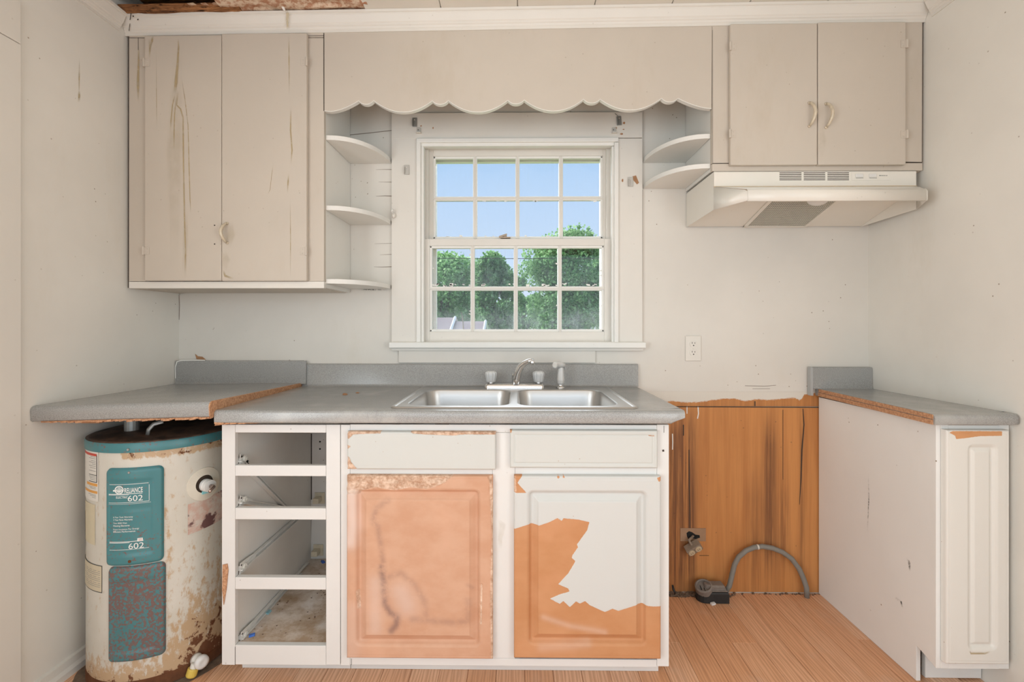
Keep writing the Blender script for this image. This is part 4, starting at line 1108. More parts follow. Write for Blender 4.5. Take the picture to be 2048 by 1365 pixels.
for px in (982, 1077):
    kx = at(px, 760, fy).x; kz = DZ + fh - 0.001
    st = MB().lathe([(0.011, 0), (0.010, 0.008), (0.008, 0.010)], (kx, fy, kz), n=16).build('valve_stem', M['chrome'], fa, smooth=True)
    kb = MB(); kn = []
    for r, h in ((0.015, 0.006), (0.019, 0.008), (0.0215, 0.020), (0.0245, 0.038), (0.0245, 0.044), (0.021, 0.050), (0.012, 0.0535), (0.004, 0.0535)):
        kn.append([(kx + r * (1 + (0.05 if k % 2 else -0.03)) * cos(2 * pi * k / 24), fy + r * (1 + (0.05 if k % 2 else -0.03)) * sin(2 * pi * k / 24), kz + h) for k in range(24)])
    kb.loops(kn, True, True); kb.build('knob', acr.m, fa)
px_ = at(1030, 760, fy).x
MB().lathe([(0.019, 0), (0.017, 0.006), (0.0145, 0.010), (0.0145, 0.034), (0.016, 0.036), (0.012, 0.042), (0.004, 0.044)], (px_, fy, DZ + fh - 0.001), n=20).build('spout_post', M['chrome'], fa, smooth=True)
sp = []
for (a, c_, yy) in ((1032, 768, fy - 0.012), (1033, 757, fy - 0.018), (1036, 745, fy - 0.024), (1042, 733, fy - 0.034), (1050, 726, fy - 0.046), (1058, 722.5, fy - 0.058), (1066, 722, fy - 0.068)):
    sp.append(at(a, c_, yy))
MB().tube(sp, [0.0165, 0.0165, 0.0158, 0.0145, 0.0118, 0.0098, 0.009], 14).build('spout', M['chrome'], fa, smooth=True)
e_ = at(1064.5, 724.5, fy - 0.07)
MB().lathe([(0.009, -0.012), (0.0108, -0.010), (0.0108, 0.002), (0.0098, 0.006), (0.004, 0.009)], e_, n=18).build('aerator', M['chrome'], fa, smooth=True)
# ---- side sprayer
sx_ = at(1121, 775, fy).x
sy = thing('sink_sprayer', 'white side sprayer standing beside the faucet', 'sprayer', (sx_, fy, DZ))
MB().lathe([(0.019, 0), (0.0175, 0.006), (0.010, 0.008), (0.0095, 0.018), (0.011, 0.020)], (sx_, fy, DZ), n=20).build('collar', M['chrome'], sy, smooth=True)
MB().lathe([(0.010, 0.014), (0.0145, 0.022), (0.0160, 0.035), (0.0145, 0.055), (0.0125, 0.075), (0.012, 0.088)], (sx_ + 0.001, fy, DZ), n=10).build('grip', M['plastic'], sy)
a, c_ = at(1110, 731, fy - 0.02), at(1128, 732, fy + 0.006)
hb = MB().tube([a + Vector((-0.001, -0.012, -0.001)), a, (a + c_) / 2 + Vector((0, 0, 0.003)), c_], [0.0125, 0.0140, 0.0140, 0.0115], 14)
hb.build('spray_head', M['plastic'], sy, smooth=True)
MB().lathe([(0.009, 0), (0.0085, 0.002)], a + Vector((-0.0015, -0.0125, -0.001)), (-0.1, -1, -0.1), 16).build('nozzle', M['ivory'], sy)
lv = [at(1124, 727, fy - 0.005), at(1129, 731, fy), at(1131, 740, fy + 0.002)]
MB().tube(lv, [0.006, 0.006, 0.004], 8, 0.5).build('lever', M['plastic'], sy, smooth=True)

# ================================================================== base cabinets
FBY = BFY + 0.019
BZ0 = at(900, 1332, BFY).z
# ---- drawer unit without its drawers
dc = thing('drawer_cabinet', 'white base cabinet with four empty drawer openings', 'cabinet', (at(562, 1331, BFY).x, -0.3, 0.0))
def bbox(name, px0, py0, px1, py1, parent, Yf=BFY, Yb=FBY, mat='base_white', bev=0.0015): return pbox(name, px0, py0, px1, py1, Yf, Yb, M[mat], parent, bev)
bbox('stile', 443.5, 850, 470, 1331, dc); bbox('stile', 652, 850, 680.3, 1331, dc)
for a, c_ in ((850, 866), (931.5, 953), (1017, 1040), (1156, 1180), (1292, 1331)): bbox('rail', 470.3, a, 651.7, c_, dc)
dsx = at(622, 1000, -0.008).x
xo0, xo1 = at(443.5, 1000, BFY).x, at(680.3, 1000, BFY).x
ztc = at(560, 850, BFY).z; ztc = min(ztc, mzb - 0.001)
MB().box(dsx - 0.018, dsx, FBY, -0.008, BZ0, ztc - 0.002).build('side_panel', M['interior'], dc)
MB().box(xo1 - 0.018, xo1 - 0.001, FBY, -0.008, BZ0, ztc - 0.002).build('side_panel', M['interior'], dc)
bkz = at(560, 1292, BFY).z
def dusty():
    n = N('dusty_board'); p = n.pos()
    c = n.mix(n.ramp(n.noise(p, 8, 6, 0.7), 0.35, 0.65), (0.48, 0.34, 0.23), (0.76, 0.65, 0.56))
    c = n.mix(n.math('MULTIPLY', n.ramp(n.noise(n.scale(p, (1, 1, 1), (5, 5, 0)), 6, 5, 0.7), 0.5, 0.7), 0.6), c, (0.86, 0.80, 0.76))
    sp_ = n.math('MULTIPLY', n.math('SUBTRACT', 1.0, n.ramp(n.vor(p, 55), 0.10, 0.22)), n.ramp(n.noise(p, 12, 2), 0.48, 0.6))
    c = n.mix(sp_, c, (0.10, 0.05, 0.03))
    n.bsdf(c, 0.9, spec=0.1, bump=n.noise(p, 60, 4), bstr=0.3); return n.m
MB().box(dsx, xo1 - 0.018, FBY, -0.008, bkz - 0.018, bkz - 0.003).build('bottom_panel', dusty(), dc)
MB().box(dsx - 0.0175, xo1 - 0.0185, -0.0075, -0.0055, BZ0, ztc - 0.002).build('back_panel', M['interior'], dc)
strokes('back_gap', M['dark'], dc, [([(622.5, 868), (622.5, 1000)], 2.6), ([(622, 1040), (621, 1110)], 1.2)], Y=-0.0082, soft=False)
for py in (884, 898.5): MB().lathe([(0.004, 0), (0.004, 0.0008)], at(640, py, -0.008), (0, -1, 0), 10).build('peg_hole', M['black'], dc)
sm = plain('slide_enamel', (0.78, 0.75, 0.70), 0.35, 0.1, var=0.06)
def slide(front, back, parent, xs_):
    f_ = onx(*front, xs_); k_ = onx(*back, xs_); d_ = k_ - f_
    up = Vector((0, -d_.z, d_.y)).normalized()
    if up.z < 0: up = -up
    hf = d_ * 0.5
    s_ = MB().obox(f_ + hf + Vector((0.004, 0, 0)), hf, Vector((0.004, 0, 0)), up * 0.0045).obox(f_ + hf + Vector((0.009, 0, 0)) - up * 0.006, hf, Vector((0.009, 0, 0)), up * 0.0015).obox(f_ + hf + Vector((0.009, 0, 0)) + up * 0.006, hf, Vector((0.005, 0, 0)), up * 0.0015).build('drawer_slide', sm, parent)
    pp = [f_ + Vector((0.006, -0.004, -0.020)), f_ + Vector((0.006, 0.05, -0.020)) , f_ + d_.normalized() * 0.11 + up * 0.004, f_ + d_.normalized() * 0.06 + up * 0.014, f_ + Vector((0.006, 0, 0.018))]
    MB().loops([[(xs_ + 0.0095, q.y, q.z) for q in pp], [(xs_ + 0.0115, q.y, q.z) for q in pp]], True, True).build('slide_bracket', sm, s_, bev=0.0006)
    MB().lathe([(0.010, 0), (0.010, 0.006), (0.006, 0.007), (0.0058, 0.004)], (xs_ + 0.011, f_.y + 0.022, f_.z - 0.002), (1, 0, 0), 18).build('roller', M['ivory'], s_, smooth=False)
    MB().lathe([(0.0035, 0), (0.0035, 0.0008)], (xs_ + 0.0116, f_.y + 0.005, f_.z + 0.008), (1, 0, 0), 8).build('screw_hole', M['dark'], s_)
    return s_
sxp = dsx + 0.0005
slide((474, 920), (566, 1013), dc, sxp); slide((474, 1003), (590, 1022), dc, sxp)
slide((474, 1138), (610, 1020), dc, sxp); slide((476, 1276), (612, 1128), dc, sxp)
for (px, py) in ((636, 1000), (633, 1105)):
    p = at(px, py, -0.03)
    bk = MB().box(p.x - 0.022, p.x + 0.022, -0.013, -0.009, p.z - 0.025, p.z + 0.025).build('rear_socket', M['yellowed'], dc, bev=0.001)
    MB().box(p.x - 0.016, p.x + 0.010, -0.05, -0.013, p.z - 0.012, p.z + 0.010).build('socket_box', M['yellowed'], bk, bev=0.001)
xr_ = xo1 - 0.0185
for py in (925, 1005, 1145, 1280):
    f_ = onx(651, py, xr_)
    s_ = MB().box(xr_ - 0.012, xr_ - 0.0005, FBY + 0.001, -0.06, f_.z - 0.008, f_.z + 0.004).build('drawer_slide', sm, dc)
    MB().lathe([(0.012, 0), (0.012, 0.008)], (xr_ - 0.012, FBY + 0.014, f_.z - 0.002), (-1, 0, 0), 16).build('roller', M['ivory'], s_)
MB().box(at(488, 1334, -0.485).x, xo1, -0.495, -0.48, 0.001, BZ0).build('toe_kick', M['base_white'], dc)
MB().box(xo0 + 0.01, xo1, -0.4, -0.02, 0.001, BZ0 - 0.001).build('plinth', M['interior'], dc)
sp_ = [at(a, c_, BFY - 0.001) for a, c_ in ((446, 1130), (455, 1128), (457, 1140), (453, 1180), (448, 1210), (445, 1180))]
MB().loops([[(p.x, BFY - 0.0035, p.z) for p in sp_], [(p.x, BFY - 0.0003, p.z) for p in sp_]], True, True).build('bare_splinter', M['chip'], dc)
strokes('frame_joint', M['dark'], dc, [([(470.2, 1295), (470.2, 1331)], 0.8), ([(652, 866), (652, 931)], 0.6)], Y=BFY - 0.0006, soft=False)
# blue plastic scraps lying inside
for k, (px, py, col) in enumerate(((504, 1272, (0.05, 0.16, 0.55)), (537, 1226, (0.25, 0.45, 0.50)), (646, 1125, (0.04, 0.12, 0.50)))):
    p = onz(px, py, bkz - 0.001); a = 0.4 + k
    tag(MB().obox((p.x, p.y, bkz + 0.0005), (0.009 * cos(a), 0.009 * sin(a), 0.001), (-0.006 * sin(a), 0.006 * cos(a), 0), (0, 0, 0.003)).build('plastic_scrap', plain('scrap_%d' % k, col, 0.5), bev=0.001),
        ['bright blue plastic scrap by the lowest drawer slide roller', 'pale teal plastic scrap midway along the lowest drawer slide', 'dark blue plastic scrap at the back of the empty drawer cabinet'][k], 'scrap', 'plastic scraps in the drawer cabinet')

# ---- sink base unit
sb = thing('sink_cabinet', 'white sink base cabinet with two peeling doors', 'cabinet', (at(1010, 1332, BFY).x, -0.3, 0.0))
bbox('stile', 681.5, 850, 700, 1332, sb); bbox('stile', 985, 866, 1030, 1318, sb); bbox('stile', 1314, 850, 1338, 1334, sb)
for a, c_ in ((850, 865.7), (1318.3, 1333)): bbox('rail', 700.2, a, 1313.8, c_, sb)
bbox('rail', 700.2, 936, 984.7, 957, sb); bbox('rail', 1030.3, 936, 1313.8, 957, sb)
sx0_, sx1_ = at(681.5, 1000, BFY).x, at(1338, 1000, BFY).x
MB().box(sx0_ + 0.001, sx0_ + 0.018, FBY, -0.008, BZ0, ztc - 0.002).build('side_panel', M['base_white'], sb)
MB().box(sx1_ - 0.018, sx1_, FBY, -0.008, BZ0, ztc - 0.002).build('side_panel', M['base_white'], sb)
MB().box(sx0_ + 0.018, sx1_ - 0.018, FBY, -0.008, BZ0 + 0.002, BZ0 + 0.018).build('bottom_panel', M['interior'], sb)
MB().box(sx0_, sx1_ - 0.006, -0.495, -0.48, 0.001, BZ0).build('toe_kick', M['base_white'], sb)
MB().box(sx0_, sx1_ - 0.006, -0.4, -0.02, 0.001, BZ0 - 0.001).build('plinth', M['interior'], sb)

def film_mat(name, wood, wood2, film, stain):
    n = N(name); p = n.pos()
    g = n.noise(n.scale(p, (1.6, 1, 2.6)), 6, 5, 0.6)
    c = n.mix(n.ramp(g, 0.3, 0.7), wood, wood2)
    c = n.mix(n.math('MULTIPLY', n.ramp(n.noise(p, 5.0, 3), 0.5, 0.7), 0.35), c, tuple(min(1, k * 1.18 + 0.06) for k in wood))
    cr = n.attr('crumb')
    cc = n.mix(n.ramp(n.noise(p, 55, 5, 0.7), 0.3, 0.7), (0.45, 0.25, 0.15), (0.80, 0.58, 0.43))
    c = n.mix(n.ramp(cr, 0.25, 0.6), c, cc)
    sd = n.attr('stain')
    c = n.mix(n.math('MULTIPLY', n.math('MULTIPLY', sd, n.ramp(n.noise(p, 30, 6, 0.75), 0.22, 0.62)), 0.9), c, stain)
    c = n.mix(n.math('MULTIPLY', n.attr('pale'), 0.75), c, (0.80, 0.68, 0.62))
    fl_ = n.ramp(n.math('ADD', n.attr('film'), n.math('MULTIPLY', n.math('SUBTRACT', n.noise(p, 140, 3), 0.5), 1.5)), -0.35, 0.35)
    spk = n.math('MULTIPLY', n.math('SUBTRACT', 1.0, n.ramp(n.vor(p, 30), 0.03, 0.07)), n.ramp(n.noise(p, 6, 2), 0.52, 0.6))
    fc = n.mix(n.math('MULTIPLY', spk, 0.6), film, (0.4, 0.25, 0.15))
    c = n.mix(fl_, c, fc)
    n.bsdf(c, n.math('SUBTRACT', 0.62, n.math('MULTIPLY', fl_, 0.2)), spec=0.35, bump=n.noise(p, 260, 3), bstr=0.05)
    return n.m
M['door_l'] = film_mat('bare_fibreboard_pink', (0.60, 0.325, 0.20), (0.65, 0.38, 0.25), (0.70, 0.69, 0.65), (0.30, 0.17, 0.13))
M['door_r'] = film_mat('bare_fibreboard_orange', (0.54, 0.245, 0.105), (0.58, 0.28, 0.13), (0.635, 0.63, 0.60), (0.3, 0.15, 0.08))
M['front_m'] = film_mat('chipped_front', (0.50, 0.25, 0.13), (0.60, 0.33, 0.18), (0.625, 0.62, 0.58), (0.3, 0.15, 0.08))
M['door_n'] = film_mat('narrow_door', (0.62, 0.29, 0.12), (0.66, 0.33, 0.15), (0.80, 0.77, 0.71), (0.35, 0.2, 0.1))
def door(name, px0, py0, px1, py1, Yf, Yb, parent, mat, groove, step, fn, prof):
    x0, x1, z0, z1 = rect(px0, py0, px1, py1, Yf)
    nx = int((x1 - x0) / step); ny = int((z1 - z0) / step)
    u = np.linspace(0, 1, nx + 1); v = np.linspace(0, 1, ny + 1)
    def squeeze(t, L_):      # rows packed near the border
        return t
    U, V = np.meshgrid(u, v); X = x0 + (x1 - x0) * U; Z = z1 + (z0 - z1) * V
    P = np.stack([(px0 + (px1 - px0) * U).ravel(), (py0 + (py1 - py0) * V).ravel()], 1)
    x_, z_ = X.ravel(), Z.ravel()
    e = np.minimum(np.minimum(x_ - x0, x1 - x_), np.minimum(z_ - z0, z1 - z_))
    h = -0.004 * np.clip(1 - e / 0.005, 0, 1) ** 2
    h -= 0.0009 * np.exp(-((e - 0.009) / 0.0012) ** 2)
    if groove is not None:
        gx0, gx1, gz0, gz1, r = groove
        gx0 += x0; gx1 = x1 - gx1; gz0 += z0; gz1 = z1 - gz1
        cx, cz = (gx0 + gx1) / 2, (gz0 + gz1) / 2
        qx = np.abs(x_ - cx) - ((gx1 - gx0) / 2 - r); qz = np.abs(z_ - cz) - ((gz1 - gz0) / 2 - r)
        sd = -(np.hypot(np.maximum(qx, 0), np.maximum(qz, 0)) + np.minimum(np.maximum(qx, qz), 0) - r)
        ts = np.minimum(np.minimum(x_ - gx0, gx1 - x_), np.minimum(z_ - gz0, gz1 - z_))
        h += np.interp(sd, [p[0] for p in prof[0]], [p[1] for p in prof[0]])
        h = np.where(ts > prof[1][0][0], np.interp(ts, [p[0] for p in prof[1]], [p[1] for p in prof[1]]), h)
    A = {'film': np.full(len(P), -20.0), 'crumb': np.zeros(len(P)), 'stain': np.zeros(len(P)), 'pale': np.zeros(len(P))}
    dh = fn(P, A)
    if dh is not None: h = h + dh
    film = A['film']; h = h + 0.0007 * np.clip(film / 1.5 + 0.5, 0, 1)
    cr = A['crumb']
    if cr.max() > 0:
        nz = np.array([noise.fractal(Vector((a * 42, c * 60, 1.0)), 0.9, 2.0, 4) for a, c in zip(x_[cr > 0.02], z_[cr > 0.02])])
        hh = np.zeros(len(P)); hh[cr > 0.02] = nz * 0.0055 - 0.0015
        h = h + hh * np.clip(cr * 1.6, 0, 1)
    b = MB(); b.v = list(zip(x_.tolist(), (Yf - h).tolist(), z_.tolist())); W = nx + 1
    b.f = [(j * W + i, (j + 1) * W + i, (j + 1) * W + i + 1, j * W + i + 1) for j in range(ny) for i in range(nx)]
    ring = [i for i in range(W)] + [j * W + nx for j in range(1, ny + 1)] + [ny * W + i for i in range(nx - 1, -1, -1)] + [j * W for j in range(ny - 1, 0, -1)]
    n0 = len(b.v); b.v += [(b.v[i][0], Yb, b.v[i][2]) for i in ring]; m = len(ring)
    b.f += [(ring[k], ring[(k + 1) % m], n0 + (k + 1) % m, n0 + k) for k in range(m)]
    b.f.append(tuple(n0 + k for k in range(m)))
    A = {k: np.concatenate([a_, a_[ring]]) for k, a_ in A.items()}
    o = b.build(name, mat, parent, attrs=A, fix=False)
    return auto_smooth(o, 60)
PROF = ([(-1, 0), (0, 0), (0.001, -0.0022), (0.0045, -0.0026), (0.0055, -0.005), (0.009, -0.011), (0.013, -0.0140), (1, -0.0140)],
        [(0.017, -0.0140), (0.0185, -0.0128), (0.034, -0.0032), (0.0345, -0.0006), (1, -0.0006)])
def Z7(a, c_): return (660 + a / 2.6, 840 + c_ / 2.6)
DY = BFY - 0.021
# right door: white film torn into a tree-like shape
tear = [Z7(*p) for p in ((900, 573), (950, 573), (1030, 548), (1090, 552), (1140, 535), (1185, 512), (1193, 520), (1205, 527), (1215, 514), (1290, 520), (1350, 533), (1338, 575), (1285, 650), (1290, 665), (1262, 705), (1258, 720), (1277, 737), (1240, 800), (1187, 857), (1240, 880), (1246, 895), (1190, 912), (1145, 933), (1195, 960), (1215, 945), (1248, 977), (1280, 946), (1300, 957), (1328, 944), (1350, 965), (1430, 1001), (1470, 983), (1500, 994), (1600, 962), (1680, 970), (1760, 966), (1760, 1290), (900, 1290))]
corner1 = [Z7(*p) for p in ((930, 270), (1000, 293), (975, 330), (1022, 382), (968, 383), (945, 372))]
def f_right(P, A):
    f = -np.maximum.reduce([polysd(P, tear), polysd(P, corner1), polysd(P, [Z7(*p) for p in ((1700, 300), (1725, 295), (1722, 315), (1710, 325))]), polysd(P, [Z7(*p) for p in blob(1188, 300, 8, 8, seed=1)]), polysd(P, [Z7(*p) for p in blob(1216, 299, 7, 6, seed=2)])])
    A['film'] = np.clip(f, -20, 20)
    A['crumb'] = np.clip(1 - segdist(P, [Z7(957, 300), Z7(962, 370)]) / 7, 0, 1) * 0.7
    A['pale'] = 0.28 * np.exp(-(segdist(P, [Z7(1110, 1030), Z7(1250, 1075), Z7(1430, 1105)]) / 6) ** 2) + 0.22 * np.exp(-(segdist(P, [Z7(1100, 1190), Z7(1250, 1180), Z7(1340, 1170)]) / 9) ** 2)
gm = 0.0425
door('door', 1028, 953, 1322, 1319, DY, BFY - 0.0005, sb, M['door_r'], (gm, gm, gm, gm + 0.003, 0.02), 0.0024, f_right, PROF)
crumb_poly = [Z7(*p) for p in ((70, 270), (650, 285), (600, 325), (548, 350), (500, 362), (420, 352), (330, 372), (240, 352), (165, 372), (150, 392), (70, 392))]
def f_left(P, A):
    sd = polysd(P, crumb_poly)
    A['crumb'] = np.clip(sd / 3 + 0.3, 0, 1)
    re = np.clip(1 - segdist(P, [Z7(835, 300), Z7(848, 600), Z7(840, 900), Z7(845, 1240)]) / 5, 0, 1)
    A['crumb'] = np.maximum(A['crumb'], re * 0.9)
    A['crumb'] = np.maximum(A['crumb'], np.clip(1 - segdist(P, [Z7(140, 900), Z7(146, 990)]) / 5, 0, 1))
    A['crumb'] = np.maximum(A['crumb'], np.clip(1 - segdist(P, [Z7(788, 860), Z7(785, 1060)]) / 3.5, 0, 1) * 0.8)
    s1 = np.exp(-(segdist(P, [Z7(268, 770), Z7(280, 860), Z7(285, 960), Z7(310, 1005), Z7(350, 1028), Z7(345, 1070), Z7(320, 1100)]) / 7) ** 2)
    s2 = 0.5 * np.exp(-(segdist(P, [Z7(300, 425), Z7(245, 460), Z7(220, 530), Z7(250, 560), Z7(262, 640), Z7(275, 740)]) / 6) ** 2)
    s3 = 0.38 * np.exp(-(segdist(P, [Z7(300, 820), Z7(370, 800), Z7(440, 860), Z7(490, 940), Z7(500, 1020)]) / 7) ** 2)
    s4 = 0.42 * np.exp(-(segdist(P, [Z7(430, 1040), Z7(520, 1045), Z7(620, 1055), Z7(715, 1050), Z7(718, 940)]) / 7) ** 2)
    s5 = 0.35 * np.exp(-(segdist(P, [Z7(715, 860), Z7(740, 880)]) / 4) ** 2)
    A['stain'] = np.maximum.reduce([s1, s2, s3, s4, s5])
    A['pale'] = 0.75 * np.exp(-(segdist(P, [Z7(112, 400), Z7(118, 560), Z7(105, 640)]) / 14) ** 2) + 0.45 * np.exp(-(segdist(P, [Z7(370, 900), Z7(400, 970)]) / 22) ** 2) + 0.35 * np.exp(-(segdist(P, [Z7(235, 850), Z7(235, 1090)]) / 14) ** 2) + 0.25 * np.exp(-(segdist(P, [Z7(120, 1000), Z7(110, 1230)]) / 20) ** 2)
    A['pale'] = np.clip(A['pale'], 0, 1)
    return -0.006 * np.clip(polysd(P, [Z7(*p) for p in ((800, 270), (880, 270), (880, 330), (838, 330), (822, 300))]) + 0.5, 0, 1)
door('door', 693, 952.5, 985.5, 1319, DY, BFY - 0.0005, sb, M['door_l'], (0.026, gm - 0.004, gm - 0.004, gm, 0.02), 0.0024, f_left, PROF)
FR = ([(-1, 0), (1, 0)], [(9, 0)])
def f_d1(P, A):
    chips = [((80, 100), (95, 62), (265, 62), (262, 72), (180, 74), (120, 78), (98, 100)), ((420, 62), (862, 62), (862, 76), (700, 76), (640, 82), (520, 78), (430, 72)),
             ((80, 190), (98, 198), (108, 222), (140, 258), (80, 262)), ((80, 128), (108, 140), (95, 152), (80, 150))]
    m = np.maximum.reduce([polysd(P, [Z7(*p) for p in c_]) for c_ in chips])
    A['film'] = np.clip(-m - 0.2, -20, 20); A['crumb'] = np.clip(m / 2 + 0.5, 0, 1)
    A['pale'] = np.clip(polysd(P, [Z7(*p) for p in ((470, 190), (560, 165), (680, 155), (755, 165), (748, 235), (620, 248), (480, 245))]) / 4, 0, 1)
door('false_drawer_front', 694, 864, 991.5, 940, DY + 0.002, BFY - 0.0005, sb, M['front_m'], None, 0.0025, f_d1, FR)
PF2 = ([(-1, 0), (0, 0), (0.001, -0.0018), (0.003, -0.0022), (0.005, -0.003), (1, -0.003)], [(0.0052, -0.003), (0.0056, -0.0008), (9, -0.0008)])
def f_d2(P, A):
    m = np.maximum(polysd(P, [Z7(*p) for p in ((935, 55), (948, 55), (942, 70), (936, 70))]), polysd(P, [Z7(*p) for p in ((1655, 80), (1690, 82), (1685, 86), (1660, 85))]))
    A['film'] = np.clip(-m, -20, 20)
door('false_drawer_front', 1020, 861.5, 1315.5, 937, DY + 0.002, BFY - 0.0005, sb, M['front_m'], (0.011, 0.011, 0.011, 0.011, 0.003), 0.0022, f_d2, PF2)
bare = plain('fresh_filler', (0.83, 0.80, 0.78), 0.8)
strokes('frame_joint', M['dark'], sb, [([(1328, 852), (1328, 866)], 0.8), ([(703, 1318), (703, 1331)], 0.8), ([(760, 848.5), (800, 849)], 1.2), ([(870, 849), (898, 849)], 1.4), ([(1240, 849), (1300, 849)], 1.0), ([(1326, 900), (1327, 904)], 4), ([(985, 953), (982, 955), (981, 958)], 3)], Y=BFY - 0.0006, soft=False)
strokes('glue_stain', M['stain_soft'], sb, [([(996, 1040), (1005, 1050), (1000, 1080), (1003, 1100)], [6, 18, 12, 8]), ([(1018, 1100), (1020, 1118)], 4)], Y=BFY - 0.0007)

# ---- narrow base unit by the right wall
nb = thing('narrow_cabinet', 'narrow white base cabinet with tall thin door beside the range gap', 'cabinet', (1.45, -0.3, 0.0))
NF = -0.605
nx0 = at(1637, 900, -0.01).x; nxf = at(1872, 900, NF).x
nx = (nx0 + nxf) / 2
NZ0 = at(1900, 1338, NF).z; nzt = min(at(1900, 850, NF).z, rzb - 0.001, RZ - 0.033)
poly = [(-0.012, 0.001), (-0.012, nzt), (NF, nzt), (NF, NZ0), (NF + 0.05, NZ0 + 0.016), (NF + 0.075, NZ0 + 0.022), (NF + 0.075, 0.001)]
b = MB()
b.prism(poly, 0, 0.014, 'x')
b.v = [(nx0 + (nxf - nx0) * (-y_ / 0.605) + x_, y_, z_) for x_, y_, z_ in b.v]
b.build('end_panel', M['panel_white'], nb, bev=0.001)
NX1 = XR - 0.004
fx_ = nxf + 0.002
x0, x1, z0, z1 = rect(1873, 851, 1897, 1338, NF)
MB().box(nxf + 0.0146, x1, NF, NF + 0.019, NZ0, nzt).build('stile', M['panel_white'], nb, bev=0.001)
dx1 = min(at(2019, 1000, NF - 0.02).x, NX1 - 0.008)
MB().box(dx1 - 0.012, NX1, NF, NF + 0.019, NZ0, nzt).build('stile', M['panel_white'], nb, bev=0.001)
for a, c_ in ((851, 868), (1322, 1338)):
    za, zb_ = at(1900, c_, NF).z, at(1900, a, NF).z
    MB().box(x1, dx1 - 0.012, NF, NF + 0.019, za, min(zb_, nzt)).build('rail', M['panel_white'], nb)
MB().box(nx + 0.04, NX1, NF + 0.09, NF + 0.105, 0.001, NZ0).build('toe_kick', M['panel_white'], nb)
MB().box(NX1 - 0.012, NX1, NF + 0.019, -0.012, NZ0, nzt).build('side_panel', M['panel_white'], nb)
def f_n(P, A):
    m = polysd(P, [(1898, 866), (1906, 863), (2004, 863), (2004, 872), (1960, 873), (1930, 877), (1912, 879), (1910, 872)])
    A['film'] = np.clip(-m, -20, 20)
    A['stain'] = 0
    A['stain'] = np.exp(-(segdist(P, [(1938, 1305), (1960, 1308), (1982, 1304)]) / 4) ** 2) * 0.0
PN = ([(-1, 0), (0, 0), (0.001, -0.002), (0.004, -0.0026), (0.010, -0.009), (1, -0.009)], [(0.014, -0.009), (0.0155, -0.008), (0.0225, -0.003), (9, -0.003)])
dx0 = at(1893, 1000, NF - 0.02).x
pxa, pxb = 1893, 1893 + (2020 - 1893)
wdoor = dx1 - dx0
def px_of(X, Y, z=1.0):
    v = Vector((X, Y + DIST)); dep = v.x * FW[0] + v.y * FW[1]; lat = v.x * RT[0] + v.y * RT[1]
    return 1024 + F * lat / dep
pxb = px_of(dx1, NF - 0.021)
door('door', 1893, 861, pxb, 1330, NF - 0.021, NF - 0.0005, nb, M['door_n'], (wdoor * 0.34, wdoor * 0.20, 0.045, 0.045, 0.016), 0.0022, f_n, PN)
strokes('grease_stain', M['stain'], nb, [([(1938, 1302), (1942, 1308), (1970, 1308), (1982, 1303)], 5)], Y=NF - 0.0225)
strokes('filler_crack', M['dark'], nb, [([(2024, 890), (2025, 950), (2023, 1000)], 2.0)], Y=NF - 0.001, soft=False)
patch('torn_filler', M['stain_soft'], nb, [[(2020, 900), (2028, 905), (2027, 950), (2021, 945)]], Y=NF - 0.0008)
strokes('scuff', M['smudge'], nb, [([(1815, 1115), (1820, 1128), (1822, 1145)], [4, 6, 3]), ([(1790, 1195), (1803, 1205), (1808, 1220)], [5, 6, 2]), ([(1764, 1198), (1768, 1212)], 5), ([(1793, 1290), (1806, 1305)], [3, 6]), ([(1737, 945), (1738, 1000), (1735, 1070)], 2.5), ([(1745, 1135), (1742, 1160)], 3), ([(1672, 850), (1674, 854)], 6)],
        fn=lambda a, b_: onx(a, b_, nx0 + (nxf - nx0) * 0.55 - 0.012 + 0.0 * a) if False else (lambda p: Vector((nx0 + (nxf - nx0) * (-p.y / 0.605) - 0.0007, p.y, p.z)))(onx(a, b_, nx)))
# ================================================================== water heater
HXc, HYc, HR = -1.282, -0.398, 0.221
def cyl(a, z, r=HR): return Vector((HXc + r * sin(a), HYc - r * cos(a), z))
def hpx(v):
    d = Vector((v.x, v.y + DIST)); dep = d.x * FW[0] + d.y * FW[1]; lat = d.x * RT[0] + d.y * RT[1]
    return 1024 + F * lat / dep, dep
def cang(px, r=HR):
    lo, hi = radians(-58), radians(118)
    for _ in range(50):
        m = (lo + hi) / 2
        if hpx(cyl(m, 0, r))[0] < px: lo = m
        else: hi = m
    return (lo + hi) / 2
def cpx(px, py, r=HR):
    a = cang(px, r); v = cyl(a, 0, r); v.z = CAMH + (HOR - py) / F * hpx(v)[1]
    return v
def caz(px, py, r=HR):
    v = cpx(px, py, r); return cang(px, r), v.z
HZ0 = 0.036; HZ1 = cpx(280, 903).z
wh = thing('water_heater', 'rusty white electric water heater with teal access panels', 'water heater', (HXc, HYc, 0.0))
